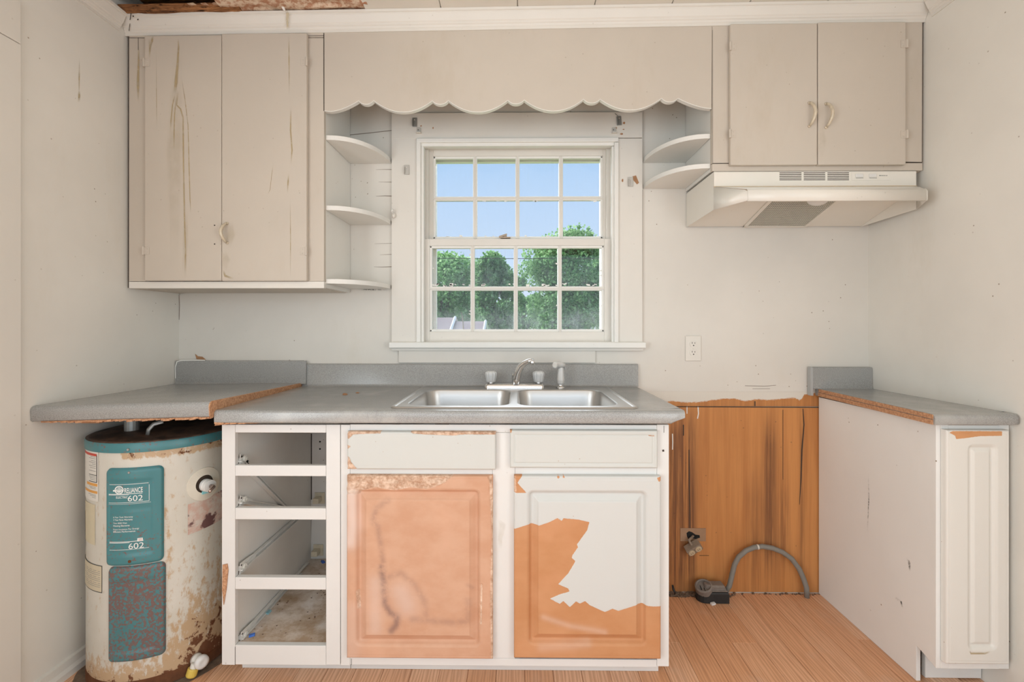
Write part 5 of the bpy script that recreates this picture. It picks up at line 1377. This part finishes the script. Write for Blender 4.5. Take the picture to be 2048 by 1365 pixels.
def heater_skin():
    n = N('rusted_white_enamel'); p = n.pos(); base = (0.72, 0.69, 0.615)
    ru = n.attr('rust')
    n1 = n.noise(p, 26, 6, 0.72, 0.4); n2 = n.noise(n.scale(p, (1, 1, 0.5), (7, 3, 1)), 60, 5, 0.7)
    c = n.mix(n.ramp(n.noise(p, 5, 4), 0.35, 0.7), (0.65, 0.615, 0.53), base)
    o1 = n.ramp(n.math('ADD', n2, n.math('MULTIPLY', ru, 0.52)), 0.62, 0.80)
    c = n.mix(n.math('MULTIPLY', o1, 0.75), c, (0.50, 0.30, 0.13))
    o2 = n.ramp(n.math('ADD', n1, n.math('MULTIPLY', ru, 0.40)), 0.80, 0.86)
    c = n.mix(o2, c, n.mix(n2, (0.10, 0.035, 0.015), (0.22, 0.085, 0.035)))
    n.bsdf(c, n.math('ADD', 0.32, n.math('MULTIPLY', o2, 0.5)), spec=0.4, bump=o2, bstr=-0.3, bdist=0.002)
    return n.m
M['heater'] = heater_skin()
na, nz_ = 120, 70
b = MB(); RU = []
zs_ = np.linspace(HZ0, HZ1, nz_ + 1)
for j, z in enumerate(zs_):
    for i in range(na):
        a = 2 * pi * i / na - pi; b.v.append(tuple(cyl(a, z)))
        h = (z - HZ0) / (HZ1 - HZ0)
        r_ = 0.66 * max(0, 1 - h / 0.14) + 0.42 * max(0, min(1, (0.62 - h) * 2.2)) * min(1, max(0, (math.degrees(a) - 36) / 22)) + 0.10
        if math.degrees(a) > 38 and 0.1 < h < 0.22: r_ += 0.16
        if h > 0.965 and math.degrees(a) > 5: r_ = max(r_, 0.62)
        if 34 < math.degrees(a) < 41 and h < 0.8: r_ += 0.2
        if 25 < math.degrees(a) < 36 and 0.84 < h < 0.91: r_ = max(r_, 0.75)
        RU.append(r_)
b.f = [(j * na + i, j * na + (i + 1) % na, (j + 1) * na + (i + 1) % na, (j + 1) * na + i) for j in range(nz_) for i in range(na)]
body = b.build('tank_jacket', M['heater'], wh, smooth=True, attrs={'rust': RU}, fix=False)
rusty = N('dark_rust'); rusty.bsdf(rusty.mix(rusty.noise(rusty.pos(), 30, 5, 0.7), (0.07, 0.03, 0.018), (0.24, 0.10, 0.045)), 0.9, spec=0.15)
MB().lathe([(HR - 0.004, 0.001), (HR + 0.001, 0.004), (HR + 0.001, HZ0 + 0.004), (HR - 0.01, HZ0 + 0.006)], (HXc, HYc, 0), n=72, caps=True).build('rusted_base', rusty.m, wh, smooth=False)
def teal(name, rust):
    n = N(name); p = n.pos()
    n1 = n.noise(p, 115, 5, 0.72); n0 = n.noise(p, 9, 3)
    c = n.mix(n0, (0.055, 0.205, 0.225), (0.075, 0.245, 0.265))
    f = n.ramp(n.math('ADD', n1, n.math('MULTIPLY', n0, 0.25)), 0.72 - rust * 0.2, 0.80 - rust * 0.2)
    c = n.mix(n.math('MULTIPLY', f, 0.85), c, n.mix(n1, (0.16, 0.07, 0.06), (0.24, 0.11, 0.09)))
    n.bsdf(c, 0.34, spec=0.5); return n.m
M['teal'] = teal('teal_enamel', 0.15); M['teal_rust'] = teal('rusted_teal_enamel', 0.78)
def grime_top():
    n = N('grimy_lid'); p = n.pos()
    c = n.mix(n.ramp(n.noise(p, 10, 6, 0.7), 0.35, 0.7), (0.035, 0.024, 0.018), (0.18, 0.105, 0.07))
    n.bsdf(c, 0.6, spec=0.3); return n.m
zr = HZ1; zl_ = cpx(280, 886).z
MB().lathe([(HR + 0.0035, zr - 0.003), (HR + 0.004, zr), (HR + 0.004, zl_ - 0.005), (HR + 0.001, zl_)], (HXc, HYc, 0), n=72, caps=False).build('lid_rim', M['teal'], wh, smooth=True)
MB().lathe([(HR + 0.0012, zl_), (HR - 0.012, zl_ + 0.0035), (HR * 0.6, zl_ + 0.007), (0.02, zl_ + 0.010)], (HXc, HYc, 0), n=72).build('lid', grime_top(), wh, smooth=True)
# wiring strap arching out of the lid
hp = at(277, 866, HYc - 0.12)
p0 = Vector((HXc + 0.03, HYc - 0.13, zl_ + 0.004))
st = MB().tube([p0, p0 + Vector((0.004, 0.0, 0.02)), p0 + Vector((0.018, 0.004, 0.038)), p0 + Vector((0.045, 0.012, 0.046))], 0.007, 8, 0.4)
so_ = st.build('lid_strap', M['zinc'], wh, smooth=True)
MB().lathe([(0.014, 0), (0.013, 0.004)], p0 - Vector((0, 0, 0.002)), n=14).build('strap_foot', M['zinc'], so_)
MB().lathe([(0.022, 0), (0.022, 0.055)], (HXc - 0.08, HYc - 0.06, zl_ + 0.004), n=16).build('pipe_nipple', M['zinc'], wh)
# screw on the rim
def cscrew(px, py, parent, mat, r=HR + 0.005, rad=0.0045):
    a = cang(px, r); v = cpx(px, py, r)
    MB().lathe([(rad, 0), (rad * 0.7, 0.002)], v, (sin(a), -cos(a), 0), 10).build('screw', mat, parent)
cscrew(256, 900, wh, M['zinc'])

# ---- access panels bent round the jacket
def cpanel(name, a0, a1, z0, z1, mat, parent, h_fn, na_=40, nz2=60, r0=HR + 0.001, rad=0.016):
    b = MB(); W = na_ + 1
    for j in range(nz2 + 1):
        for i in range(na_ + 1):
            u = i / na_; v = j / nz2; x_ = u * (a1 - a0) * HR; zz = v * (z1 - z0)
            # rounded corners: pull border points in
            ex = min(x_, (a1 - a0) * HR - x_); ez = min(zz, (z1 - z0) - zz)
            a = a0 + (a1 - a0) * u; z = z0 + (z1 - z0) * v
            if ex < rad and ez < rad:
                dx, dz = rad - ex, rad - ez; dd = max(dx, dz); ll = sqrt(dx * dx + dz * dz) or 1
                f = dd / ll; nxp = rad - dx * f; nzp = rad - dz * f
                a += (nxp - ex) / HR * (1 if u < 0.5 else -1); z += (nzp - ez) * (1 if v < 0.5 else -1)
            e = min(ex, ez)
            r = r0 + 0.009 * min(1, e / 0.007) ** 0.5 + h_fn(u, v)
            b.v.append(tuple(cyl(a, z, r)))
    b.f = [(j * W + i, j * W + i + 1, (j + 1) * W + i + 1, (j + 1) * W + i) for j in range(nz2) for i in range(na_)]
    return b.build(name, mat, parent, smooth=True)
def sst(x_, a, b_): t = min(1, max(0, (x_ - a) / (b_ - a))); return t * t * (3 - 2 * t)
def hp1(u, v):
    h = -0.0035 * sst(u, 0.04, 0.07) * (1 - sst(u, 0.78, 0.84)) * sst(v, 0.10, 0.125) * (1 - sst(v, 0.855, 0.89))
    h += -0.001 * (sst(v, 0.555, 0.565) - sst(v, 0.60, 0.605)) * sst(u, 0.04, 0.07) * (1 - sst(u, 0.78, 0.84))
    return h
a0, a1 = cang(210, HR + 0.009), cang(328, HR + 0.009)
zt1 = cpx(268, 937, HR + 0.01).z; zb1_ = cpx(268, 1133, HR + 0.01).z
pn = cpanel('access_panel', a0, a1, zb1_, zt1, M['teal'], wh, hp1)
zb2 = cpx(272, 1325, HR + 0.01).z
cpanel('access_panel', cang(214, HR + 0.009), cang(332, HR + 0.009), zb2, zb1_ - 0.002, M['teal_rust'], wh, lambda u, v: -0.0035 * sst(u, 0.04, 0.09) * (1 - sst(u, 0.80, 0.87)) * sst(v, 0.09, 0.12) * (1 - sst(v, 0.83, 0.88)))
cscrew(258, 946, pn, M['zinc'], HR + 0.0102, 0.004); cscrew(259, 1124, pn, rusty.m, HR + 0.0102, 0.005)
# lettering
def text_mesh(s, align='LEFT', bold=0.0):
    cu = bpy.data.curves.new('lettering', 'FONT'); cu.body = s; cu.align_x = align; cu.size = 1.0; cu.offset = bold; cu.resolution_u = 4
    o = bpy.data.objects.new('lettering', cu); COL.objects.link(o)
    dg = bpy.context.evaluated_depsgraph_get()
    me = bpy.data.meshes.new_from_object(o.evaluated_get(dg))
    V = [tuple(v.co) for v in me.vertices]; Fc = [tuple(p.vertices) for p in me.polygons]
    bpy.data.objects.remove(o); bpy.data.curves.remove(cu); bpy.data.meshes.remove(me)
    return V, Fc
RL = HR + 0.0072
ink = plain('white_print', (0.86, 0.86, 0.83), 0.5)
def ctext(s, px0, pyb, px1, hpx_, parent, mat=ink, bold=0.0, r=RL, name='lettering'):
    """text bent on the jacket: left/right pixel, baseline pixel and cap height in pixels"""
    V, Fc = text_mesh(s, 'LEFT', bold)
    x0 = min(v[0] for v in V); x1 = max(v[0] for v in V); h = 0.70
    A0, A1 = cang(px0, r), cang(px1, r); zb_ = cpx((px0 + px1) / 2, pyb, r).z
    dep = hpx(cyl((A0 + A1) / 2, 0, r))[1]; hz = hpx_ * dep / F
    b = MB(); b.v = [tuple(cyl(A0 + (A1 - A0) * (v[0] - x0) / (x1 - x0), zb_ + v[1] / h * hz, r)) for v in V]; b.f = Fc
    return b.build(name, mat, parent, fix=False)
def cline(px0, px1, py, th, parent, mat=ink, r=RL, name='printed_line'):
    A0, A1 = cang(px0, r), cang(px1, r); z = cpx((px0 + px1) / 2, py, r).z; dep = hpx(cyl((A0 + A1) / 2, 0, r))[1]; h = th * dep / F / 2
    b = MB(); b.loops([[cyl(A0 + (A1 - A0) * k / 12, z - h, r) for k in range(13)], [cyl(A0 + (A1 - A0) * k / 12, z + h, r) for k in range(13)]], closed=False)
    return b.build(name, mat, parent, fix=False)
def crect(px0, py0, px1, py1, parent, mat, r, name, n_=12):
    A0, A1 = cang(px0, r), cang(px1, r); z0 = cpx((px0 + px1) / 2, py1, r).z; z1 = cpx((px0 + px1) / 2, py0, r).z
    b = MB(); b.loops([[cyl(A0 + (A1 - A0) * k / n_, z0, r) for k in range(n_ + 1)], [cyl(A0 + (A1 - A0) * k / n_, z1, r) for k in range(n_ + 1)]], closed=False)
    return b.build(name, mat, parent, fix=False)
def T(a, c_): return (205 + a / 6.823, 930 + c_ / 6.823)
def tt(s, x0, yb, x1, h, **k): ctext(s, T(x0, 0)[0], T(0, yb)[1], T(x1, 0)[0], h / 6.823, pn, **k)
tt('RELIANCE', 298, 380, 550, 66, bold=0.012)
tt('ELECTRIC', 185, 462, 345, 30, bold=0.008)
tt('602', 345, 495, 550, 78)
tt('6 Year Tank Warranty', 148, 728, 415, 21, bold=0.004); tt('2 Year Parts Warranty', 148, 764, 413, 21, bold=0.012)
tt('Two 4500 Watt', 148, 810, 335, 21, bold=0.004); tt('Heating Elements', 148, 845, 370, 21, bold=0.012)
tt('Foam Insulation For Energy', 148, 892, 500, 21, bold=0.004); tt('Efficient Performance', 148, 925, 448, 21, bold=0.012)
tt('602', 355, 1145, 565, 78)
def ll(x0, x1, y, th): cline(T(x0, 0)[0], T(x1, 0)[0], T(0, y)[1], th, pn)
ll(80, 545, 402, 1.2); ll(80, 360, 416, 0.9); ll(95, 560, 1054, 1.2); ll(95, 370, 1072, 0.9); ll(95, 635, 1160, 0.7)
ll(95, 630, 268, 0.8); ll(85, 635, 518, 0.8); ll(85, 665, 536, 0.5)
crect(*T(78, 285), *T(83, 505), pn, ink, RL, 'printed_line', 2); crect(*T(634, 268), *T(640, 490), pn, ink, RL, 'printed_line', 2)
crect(*T(475, 1000), *T(550, 1045), pn, ink, RL, 'printed_badge', 4)
red = plain('red_print', (0.55, 0.16, 0.10), 0.5)
ll2 = crect(*T(490, 1012), *T(540, 1018), pn, red, RL + 0.0003, 'printed_line', 2); crect(*T(490, 1028), *T(540, 1034), pn, red, RL + 0.0003, 'printed_line', 2)
# round emblem with a ribbon
ec = T(225, 348)
def ring(px, py, r0, r1, parent, mat, r, name, n_=28, aspect=1.0):
    b = MB(); A = cang(px, r); z = cpx(px, py, r).z; k_ = hpx(cyl(A, 0, r))[1] / F
    b.loops([[cyl(A + rr_ * k_ * aspect * cos(2 * pi * k / n_) / HR, z + rr_ * k_ * sin(2 * pi * k / n_), r) for k in range(n_)] for rr_ in (r0, r1)])
    return b.build(name, mat, parent, fix=False)
ring(*ec, 0.01, 8.4, pn, ink, RL, 'printed_emblem'); ring(*ec, 5.2, 6.3, pn, M['teal'], RL + 0.0003, 'printed_emblem_ring')
crect(ec[0] - 12, ec[1] - 0.3, ec[0] + 8.6, ec[1] + 3.0, pn, ink, RL + 0.0005, 'printed_ribbon', 4)
for dx in (-4, -1.2, 1.8): crect(ec[0] + dx, ec[1] - 3.6, ec[0] + dx + 1.6, ec[1] - 0.9, pn, M['teal'], RL + 0.0005, 'emblem_mark', 2)
crect(ec[0] - 5.5, ec[1] + 0.9, ec[0] + 6, ec[1] + 1.5, pn, M['teal'], RL + 0.0007, 'emblem_mark', 3)

# ---- stickers
wht = plain('label_paper', (0.80, 0.77, 0.70), 0.55, var=0.04); orn = plain('label_orange', (0.80, 0.38, 0.08), 0.5); redl = plain('label_red', (0.62, 0.08, 0.05), 0.5)
tan_ = plain('label_tan', (0.66, 0.58, 0.42), 0.6, var=0.1); blk = plain('label_ink', (0.05, 0.05, 0.05), 0.6); greyi = plain('label_grey_ink', (0.30, 0.29, 0.27), 0.6)
lb = crect(162, 899, 196.5, 1000, wh, wht, HR + 0.0010, 'warning_label', 20)
R1 = HR + 0.0014
crect(166, 906, 193.5, 911, lb, redl, R1, 'label_band', 10)
crect(192.6, 911.5, 194, 965, lb, blk, R1, 'label_frame', 1); crect(178, 950, 194, 951.2, lb, blk, R1, 'label_frame', 6); crect(178, 963.5, 194, 965, lb, blk, R1, 'label_frame', 6)
for y_, x_ in ((914, 181), (917, 178), (922, 182), (925, 178), (929, 184), (932, 178), (936, 180), (942, 178), (953, 178), (956, 179), (959.5, 180), (974, 178), (977, 180), (989, 177), (992, 180), (995.5, 184)):
    crect(x_, y_, 191.5, y_ + 0.9, lb, greyi, R1, 'label_text', 4)
crect(174, 966.5, 194.5, 972, lb, orn, R1, 'label_band', 8); crect(171, 981, 194.5, 986, lb, orn, R1, 'label_band', 8)
lb2 = crect(166, 1128, 204, 1182, wh, blk, HR + 0.0010, 'rating_label', 20); crect(166.8, 1129.4, 203, 1180.5, lb2, tan_, R1, 'label_paper', 16)
for k in range(9): crect(171 + (k % 3) * 2, 1140 + k * 4, 200, 1140.9 + k * 4, lb2, greyi, R1 + 0.0003, 'label_text', 4)
lb3 = crect(161.5, 1005, 190, 1085, wh, plain('old_glue', (0.70, 0.62, 0.44), 0.5, var=0.08), HR + 0.0008, 'glue_patch', 16)
fl_ = MB(); A_ = cang(163, HR)
fl_.loops([[cyl(A_ - 0.10, cpx(164, 1012).z, HR + 0.006), cyl(A_ + 0.22, cpx(164, 1014).z, HR + 0.0016)], [cyl(A_ - 0.12, cpx(164, 1040).z, HR + 0.010), cyl(A_ + 0.24, cpx(164, 1044).z, HR + 0.0016)], [cyl(A_ - 0.13, cpx(164, 1066).z, HR + 0.014), cyl(A_ + 0.26, cpx(164, 1082).z, HR + 0.003)]], closed=False)
fl_.build('torn_label', plain('torn_label', (0.52, 0.50, 0.46), 0.7, var=0.2), wh)
# rusted data plate below the port
def rplate():
    n = N('rusted_plate'); p = n.pos()
    c = n.mix(n.ramp(n.noise(p, 40, 5, 0.7), 0.35, 0.65), (0.62, 0.40, 0.32), (0.66, 0.58, 0.50))
    c = n.mix(n.ramp(n.noise(n.scale(p, (1, 1, 1.2), (2, 9, 4)), 16, 4, 0.6), 0.54, 0.62), c, (0.16, 0.075, 0.07))
    n.bsdf(c, 0.6); return n.m
rp = MB(); q0 = []
aL, aR = cang(375.5), cang(450)
zt_, zb_ = cpx(400, 1003).z, cpx(400, 1063).z
for k in range(13):
    u = k / 12; a = aL + (aR - aL) * u; q0.append([cyl(a, zb_ + 0.012 * u, HR + 0.0012), cyl(a, zt_ + 0.014 * u, HR + 0.0012)])
rp.loops(q0, closed=False); rp.build('data_plate', rplate(), wh)
# relief-valve port
pa, pz = caz(409, 968); k_ = hpx(cyl(pa, 0))[1] / F
cn = Vector((sin(pa), -cos(pa), 0))
def cring(r0, r1, h, mat, nm, parent, n_=40):
    b = MB(); b.loops([[cyl(pa + rr_ * cos(2 * pi * k / n_) / HR, pz + rr_ * sin(2 * pi * k / n_), HR + hh) for k in range(n_)] for rr_, hh in ((r0, 0.0012), (r0, h), (r1, h * 0.8), (r1 + 0.001, 0.0006))])
    return b.build(nm, mat, parent, smooth=False)
rg = cring(0.030, 0.0555, 0.004, plain('port_ring', (0.78, 0.72, 0.60), 0.5, var=0.06), 'port_ring', wh)
b = MB(); b.loops([[cyl(pa + rr_ * cos(2 * pi * k / 30) / HR, pz + rr_ * sin(2 * pi * k / 30), HR + 0.0011) for k in range(30)] for rr_ in (0.0005, 0.031)]); b.build('port_hole', plain('dark_foam', (0.05, 0.032, 0.02), 0.9, var=0.4, sc=90), rg)
o_ = cyl(pa, pz, HR) + Vector((0.002, 0.0, -0.004))
vv = MB().lathe([(0.021, 0.001), (0.021, 0.012), (0.019, 0.014), (0.019, 0.022), (0.0205, 0.024), (0.0205, 0.030), (0.010, 0.032)], o_, cn, 22).build('relief_valve', plain('valve_plastic', (0.80, 0.79, 0.76), 0.35), wh, smooth=False)
s0 = o_ + cn * 0.03
MB().tube([s0, s0 + cn * 0.012 + Vector((0.004, -0.002, 0)), s0 + cn * 0.014 + Vector((0.012, -0.036, -0.004))], [0.007, 0.006, 0.005], 10).build('valve_stem', plain('copper_brown_steel', (0.62, 0.48, 0.42), 0.25, 0.9), vv, smooth=True)
MB().obox(cyl(pa + 0.02, pz - 0.028, HR + 0.006), Vector((cos(pa), sin(pa), 0)) * 0.016, cn * 0.002, (0, 0, 0.005)).build('teal_tape', plain('teal_tape', (0.30, 0.68, 0.72), 0.5), vv)
# drain valve near the floor
da, dz_ = caz(392, 1318); dn = Vector((sin(da), -cos(da), 0)); tg = Vector((cos(da), sin(da), 0))
o_ = cyl(da, dz_)
dv = MB().lathe([(0.019, 0.0), (0.018, 0.012), (0.013, 0.014), (0.013, 0.028)], o_, dn, 18).build('drain_valve', M['ivory'], wh, smooth=True)
MB().lathe([(0.020, 0.026), (0.022, 0.030), (0.021, 0.042), (0.012, 0.046), (0.006, 0.044)], o_ + Vector((0.002, 0, 0.002)), dn, 18).build('valve_knob', M['plastic'], dv, smooth=True)
c0 = o_ + dn * 0.022 + tg * -0.012
MB().tube([c0, c0 + Vector((-0.005, -0.004, -0.022))], 0.012, 14).build('outlet_neck', M['ivory'], dv, smooth=True)
MB().lathe([(0.016, 0.0), (0.0165, 0.004), (0.0165, 0.022), (0.014, 0.026)], c0 + Vector((-0.004, -0.003, -0.014)), Vector((-0.2, -0.25, -1)), 18).build('yellow_cap', plain('yellow_cap', (0.72, 0.52, 0.10), 0.4, var=0.12), dv, smooth=False)
# dark stained hole in the laminate round the heater foot
dp = MB().loops([[(HXc + r_ * cos(2 * pi * k / 48) * (1 if k < 99 else 1), HYc + r_ * sin(2 * pi * k / 48), z_) for k in range(48)] for r_, z_ in ((HR + 0.002, 0.0012), (HR + 0.006 + 0.0, 0.0012))])
dirtm = N('dirt'); dirtm.bsdf(dirtm.mix(dirtm.noise(dirtm.pos(), 45, 5, 0.7), (0.09, 0.06, 0.042), (0.34, 0.24, 0.17)), 0.95, spec=0.1)
b = MB(); rr5 = random.Random(9); L0, L1 = [], []
for k in range(64):
    a = 2 * pi * k / 64; r1 = min(HR + 0.035 + 0.012 * noise.noise(Vector((3 * cos(a), 3 * sin(a), 0))), 9)
    x_ = max(HXc + r1 * cos(a), XL + 0.024); y_ = HYc + r1 * sin(a); x_ = min(x_, -0.975)
    L0.append((HXc + (HR - 0.01) * cos(a), HYc + (HR - 0.01) * sin(a), 0.0008)); L1.append((x_, y_, 0.0008))
b.loops([L0, L1])
o = b.build('floor_stain', dirtm.m, fl); o['kind'] = 'stuff'

# ================================================================== range gap: receptacle, conduit, hanging outlet
p = onz(1422, 1190, 0.004)
ry = -0.062
rx = at(1422, 1180, ry).x
rb_ = thing('range_receptacle', 'dusty black range power receptacle on the floor by the plywood', 'receptacle', (rx, ry, 0.001))
def stad(x0, x1, hw, z, sx_=0.0):
    P = []
    for k in range(9): a = pi / 2 + pi * k / 8; P.append((x0 + hw + hw * cos(a) + sx_, ry + hw * sin(a), z))
    P += [(x1 + sx_, ry - hw, z), (x1 + sx_, ry + hw, z)]
    return P
x0, x1 = at(1392, 1180, ry).x, at(1452, 1180, ry).x
blackp = plain('dusty_black', (0.022, 0.021, 0.020), 0.6, var=0.3, sc=80); greyp = plain('dusty_grey', (0.24, 0.20, 0.17), 0.85, var=0.25, sc=90)
body_ = MB().loops([stad(x0, x1, 0.034, 0.001), stad(x0, x1, 0.034, 0.040), stad(x0 + 0.002, x1 - 0.004, 0.031, 0.046)], True, True).build('body', blackp, rb_, bev=0.001)
cap = MB().loops([stad(x0 + 0.030, x1 - 0.006, 0.027, 0.046), stad(x0 + 0.034, x1 - 0.014, 0.020, 0.070)], True, True).build('cap', greyp, rb_, bev=0.003)
for k, (yy, zz) in enumerate(((-0.0265, 0.050), (-0.0225, 0.060))):
    MB().box(x0 + 0.050, x1 - 0.006 - k * 0.006, ry + yy - 0.004, ry + yy + 0.002, zz - 0.002, zz + 0.002).build('ridge', greyp, cap, bev=0.001)
sc_ = Vector((x0 + 0.032, ry - 0.004, 0.052))
so2 = MB().lathe([(0.036, -0.012), (0.036, 0.012), (0.030, 0.016), (0.027, 0.012), (0.027, 0.004), (0.002, 0.004)], sc_, (-0.25, -0.35, 1), 30).build('socket', greyp, rb_, smooth=False)
n_ = Vector((-0.25, -0.35, 1)).normalized()
for dx, dy, l_ in ((-0.012, 0.0, 0.010), (0.012, 0.002, 0.010), (0.0, -0.012, 0.008)):
    MB().obox(sc_ + n_ * 0.0046 + Vector((dx, dy, dx * 0.25 + dy * 0.35)), (0.0018, 0, 0), (0, l_, l_ * 0.35), n_ * 0.0006).build('slot', M['black'], so2)
cd = []
for (a, c_, yy) in ((1452, 1183, -0.050), (1459, 1172, -0.046), (1464, 1150, -0.042), (1469, 1130, -0.040), (1477, 1115, -0.038), (1492, 1102, -0.036), (1508, 1095.5, -0.035), (1525, 1093.5, -0.035), (1545, 1097, -0.035), (1565, 1105, -0.035), (1583, 1118, -0.035), (1598, 1138, -0.036), (1607, 1158, -0.038), (1613, 1176, -0.042)):
    cd.append(at(a, c_, yy))
cond = thing('power_cable', 'thick grey power cable arching from the floor to the receptacle', 'cable', tuple(onz(1614, 1181, 0.0)))
condm = plain('grey_cable', (0.25, 0.235, 0.205), 0.6, var=0.15, sc=40)
MB().tube(cd + [Vector((cd[-1].x + 0.002, cd[-1].y, -0.002))], 0.0108, 12).build('cable_jacket', condm, cond, smooth=True)
q = (cd[6] + cd[7]) / 2; t_ = (cd[7] - cd[6]).normalized()
MB().tube([q - t_ * 0.006 + Vector((0, 0, 0)), q + t_ * 0.001], 0.0112, 12).build('paint_mark', M['ivory'], cond, smooth=True)
# ragged cut-out with loose outlet hanging from it
ho = thing('loose_outlet', 'dirty old outlet hanging loose from hole in the plywood', 'outlet', tuple(at(1388, 1115, -0.03)))
x0, x1, z0, z1 = rect(1360.5, 1057, 1411.5, 1083, -0.006)
MB().box(x0, x1, -0.0072, -0.0052, z0, z1).build('recess_board', plain('pale_wood', (0.40, 0.24, 0.14), 0.8, var=0.15), ho)
patch('hole', M['black'], ho, [[(1373, 1067), (1378, 1063), (1384, 1065), (1391, 1070), (1399, 1071), (1400, 1076), (1392, 1079), (1384, 1077), (1377, 1079), (1374, 1074)]], Y=-0.0076)
c_ = at(1386.5, 1096, -0.035)
ax = Vector((0.80, -0.15, 0.58)).normalized(); az_ = Vector((-0.50, -0.35, 0.75)); az_ = (az_ - ax * az_.dot(ax)).normalized(); ay = az_.cross(ax)
oldp = plain('dirty_bakelite', (0.30, 0.23, 0.17), 0.8, var=0.3, sc=70)
ob = MB().obox(c_, ax * 0.034, ay * 0.018, az_ * 0.017).build('body', oldp, ho, bev=0.003)
fr_ = ay if ay.y < 0 else -ay
for s_ in (-0.5, 0.5):
    q = c_ + ax * (0.034 * s_) + fr_ * 0.018
    so3 = MB().lathe([(0.0145, 0), (0.0145, 0.003), (0.012, 0.004)], q, fr_, 18).build('socket_face', plain('aged_ivory_%d' % int(s_ * 2), (0.62, 0.50, 0.33), 0.5, var=0.15), ho)
    for s2 in (-0.004, 0.004): MB().obox(q + fr_ * 0.0042 + ax * s2, ax * 0.0009, fr_ * 0.0003, az_ * 0.0035).build('slot', M['dark'], so3)
MB().tube([c_ + az_ * 0.016, c_ + az_ * 0.030 + Vector((0, 0.014, 0.008)), at(1386, 1073, -0.008)], 0.006, 8).build('cable_stub', oldp, ho, smooth=True)
# bit of black wire, rubble along the gap between laminate and wall
bw = MB().tube([at(1345, 1171, -0.03), at(1347, 1180, -0.035), at(1351, 1188, -0.042)], [0.004, 0.0055, 0.004], 8)
tag(bw.build('wire_end', blackp, smooth=True), 'short black wire end beside the sink cabinet foot', 'wire')
b = MB(); r6 = random.Random(21)
for k in range(170):
    px = r6.uniform(1338, 1462); x_ = at(px, 1185, -0.03).x; y_ = r6.uniform(-0.046, -0.006); s1 = r6.uniform(0.002, 0.007)
    a = r6.uniform(0, pi); b.obox((x_, y_, -0.005 + s1 * 0.7), (s1 * cos(a), s1 * sin(a), 0.001), (-s1 * 0.7 * sin(a), s1 * 0.7 * cos(a), 0.001), (0, 0, s1 * 0.5))
for k in range(45):
    px = r6.uniform(1455, 1640); p = onz(px, 1183, 0.0); s1 = r6.uniform(0.0015, 0.004); b.obox((p.x, r6.uniform(-0.026, -0.007), -0.003), (s1, 0, 0), (0, s1, 0), (0, 0, s1))
tag(b.build('debris', dirtm.m), 'brown dirt and wood crumbs along the foot of the plywood', 'debris', kind='stuff')
p = onz(1412, 1189, 0.004)
tag(MB().obox((p.x, -0.103, 0.005), (0.009, 0.002, 0.001), (-0.002, 0.006, 0), (0, 0, 0.004)).build('plaster_chip', bare, bev=0.001), 'small white plaster chip in front of the black receptacle', 'chip')
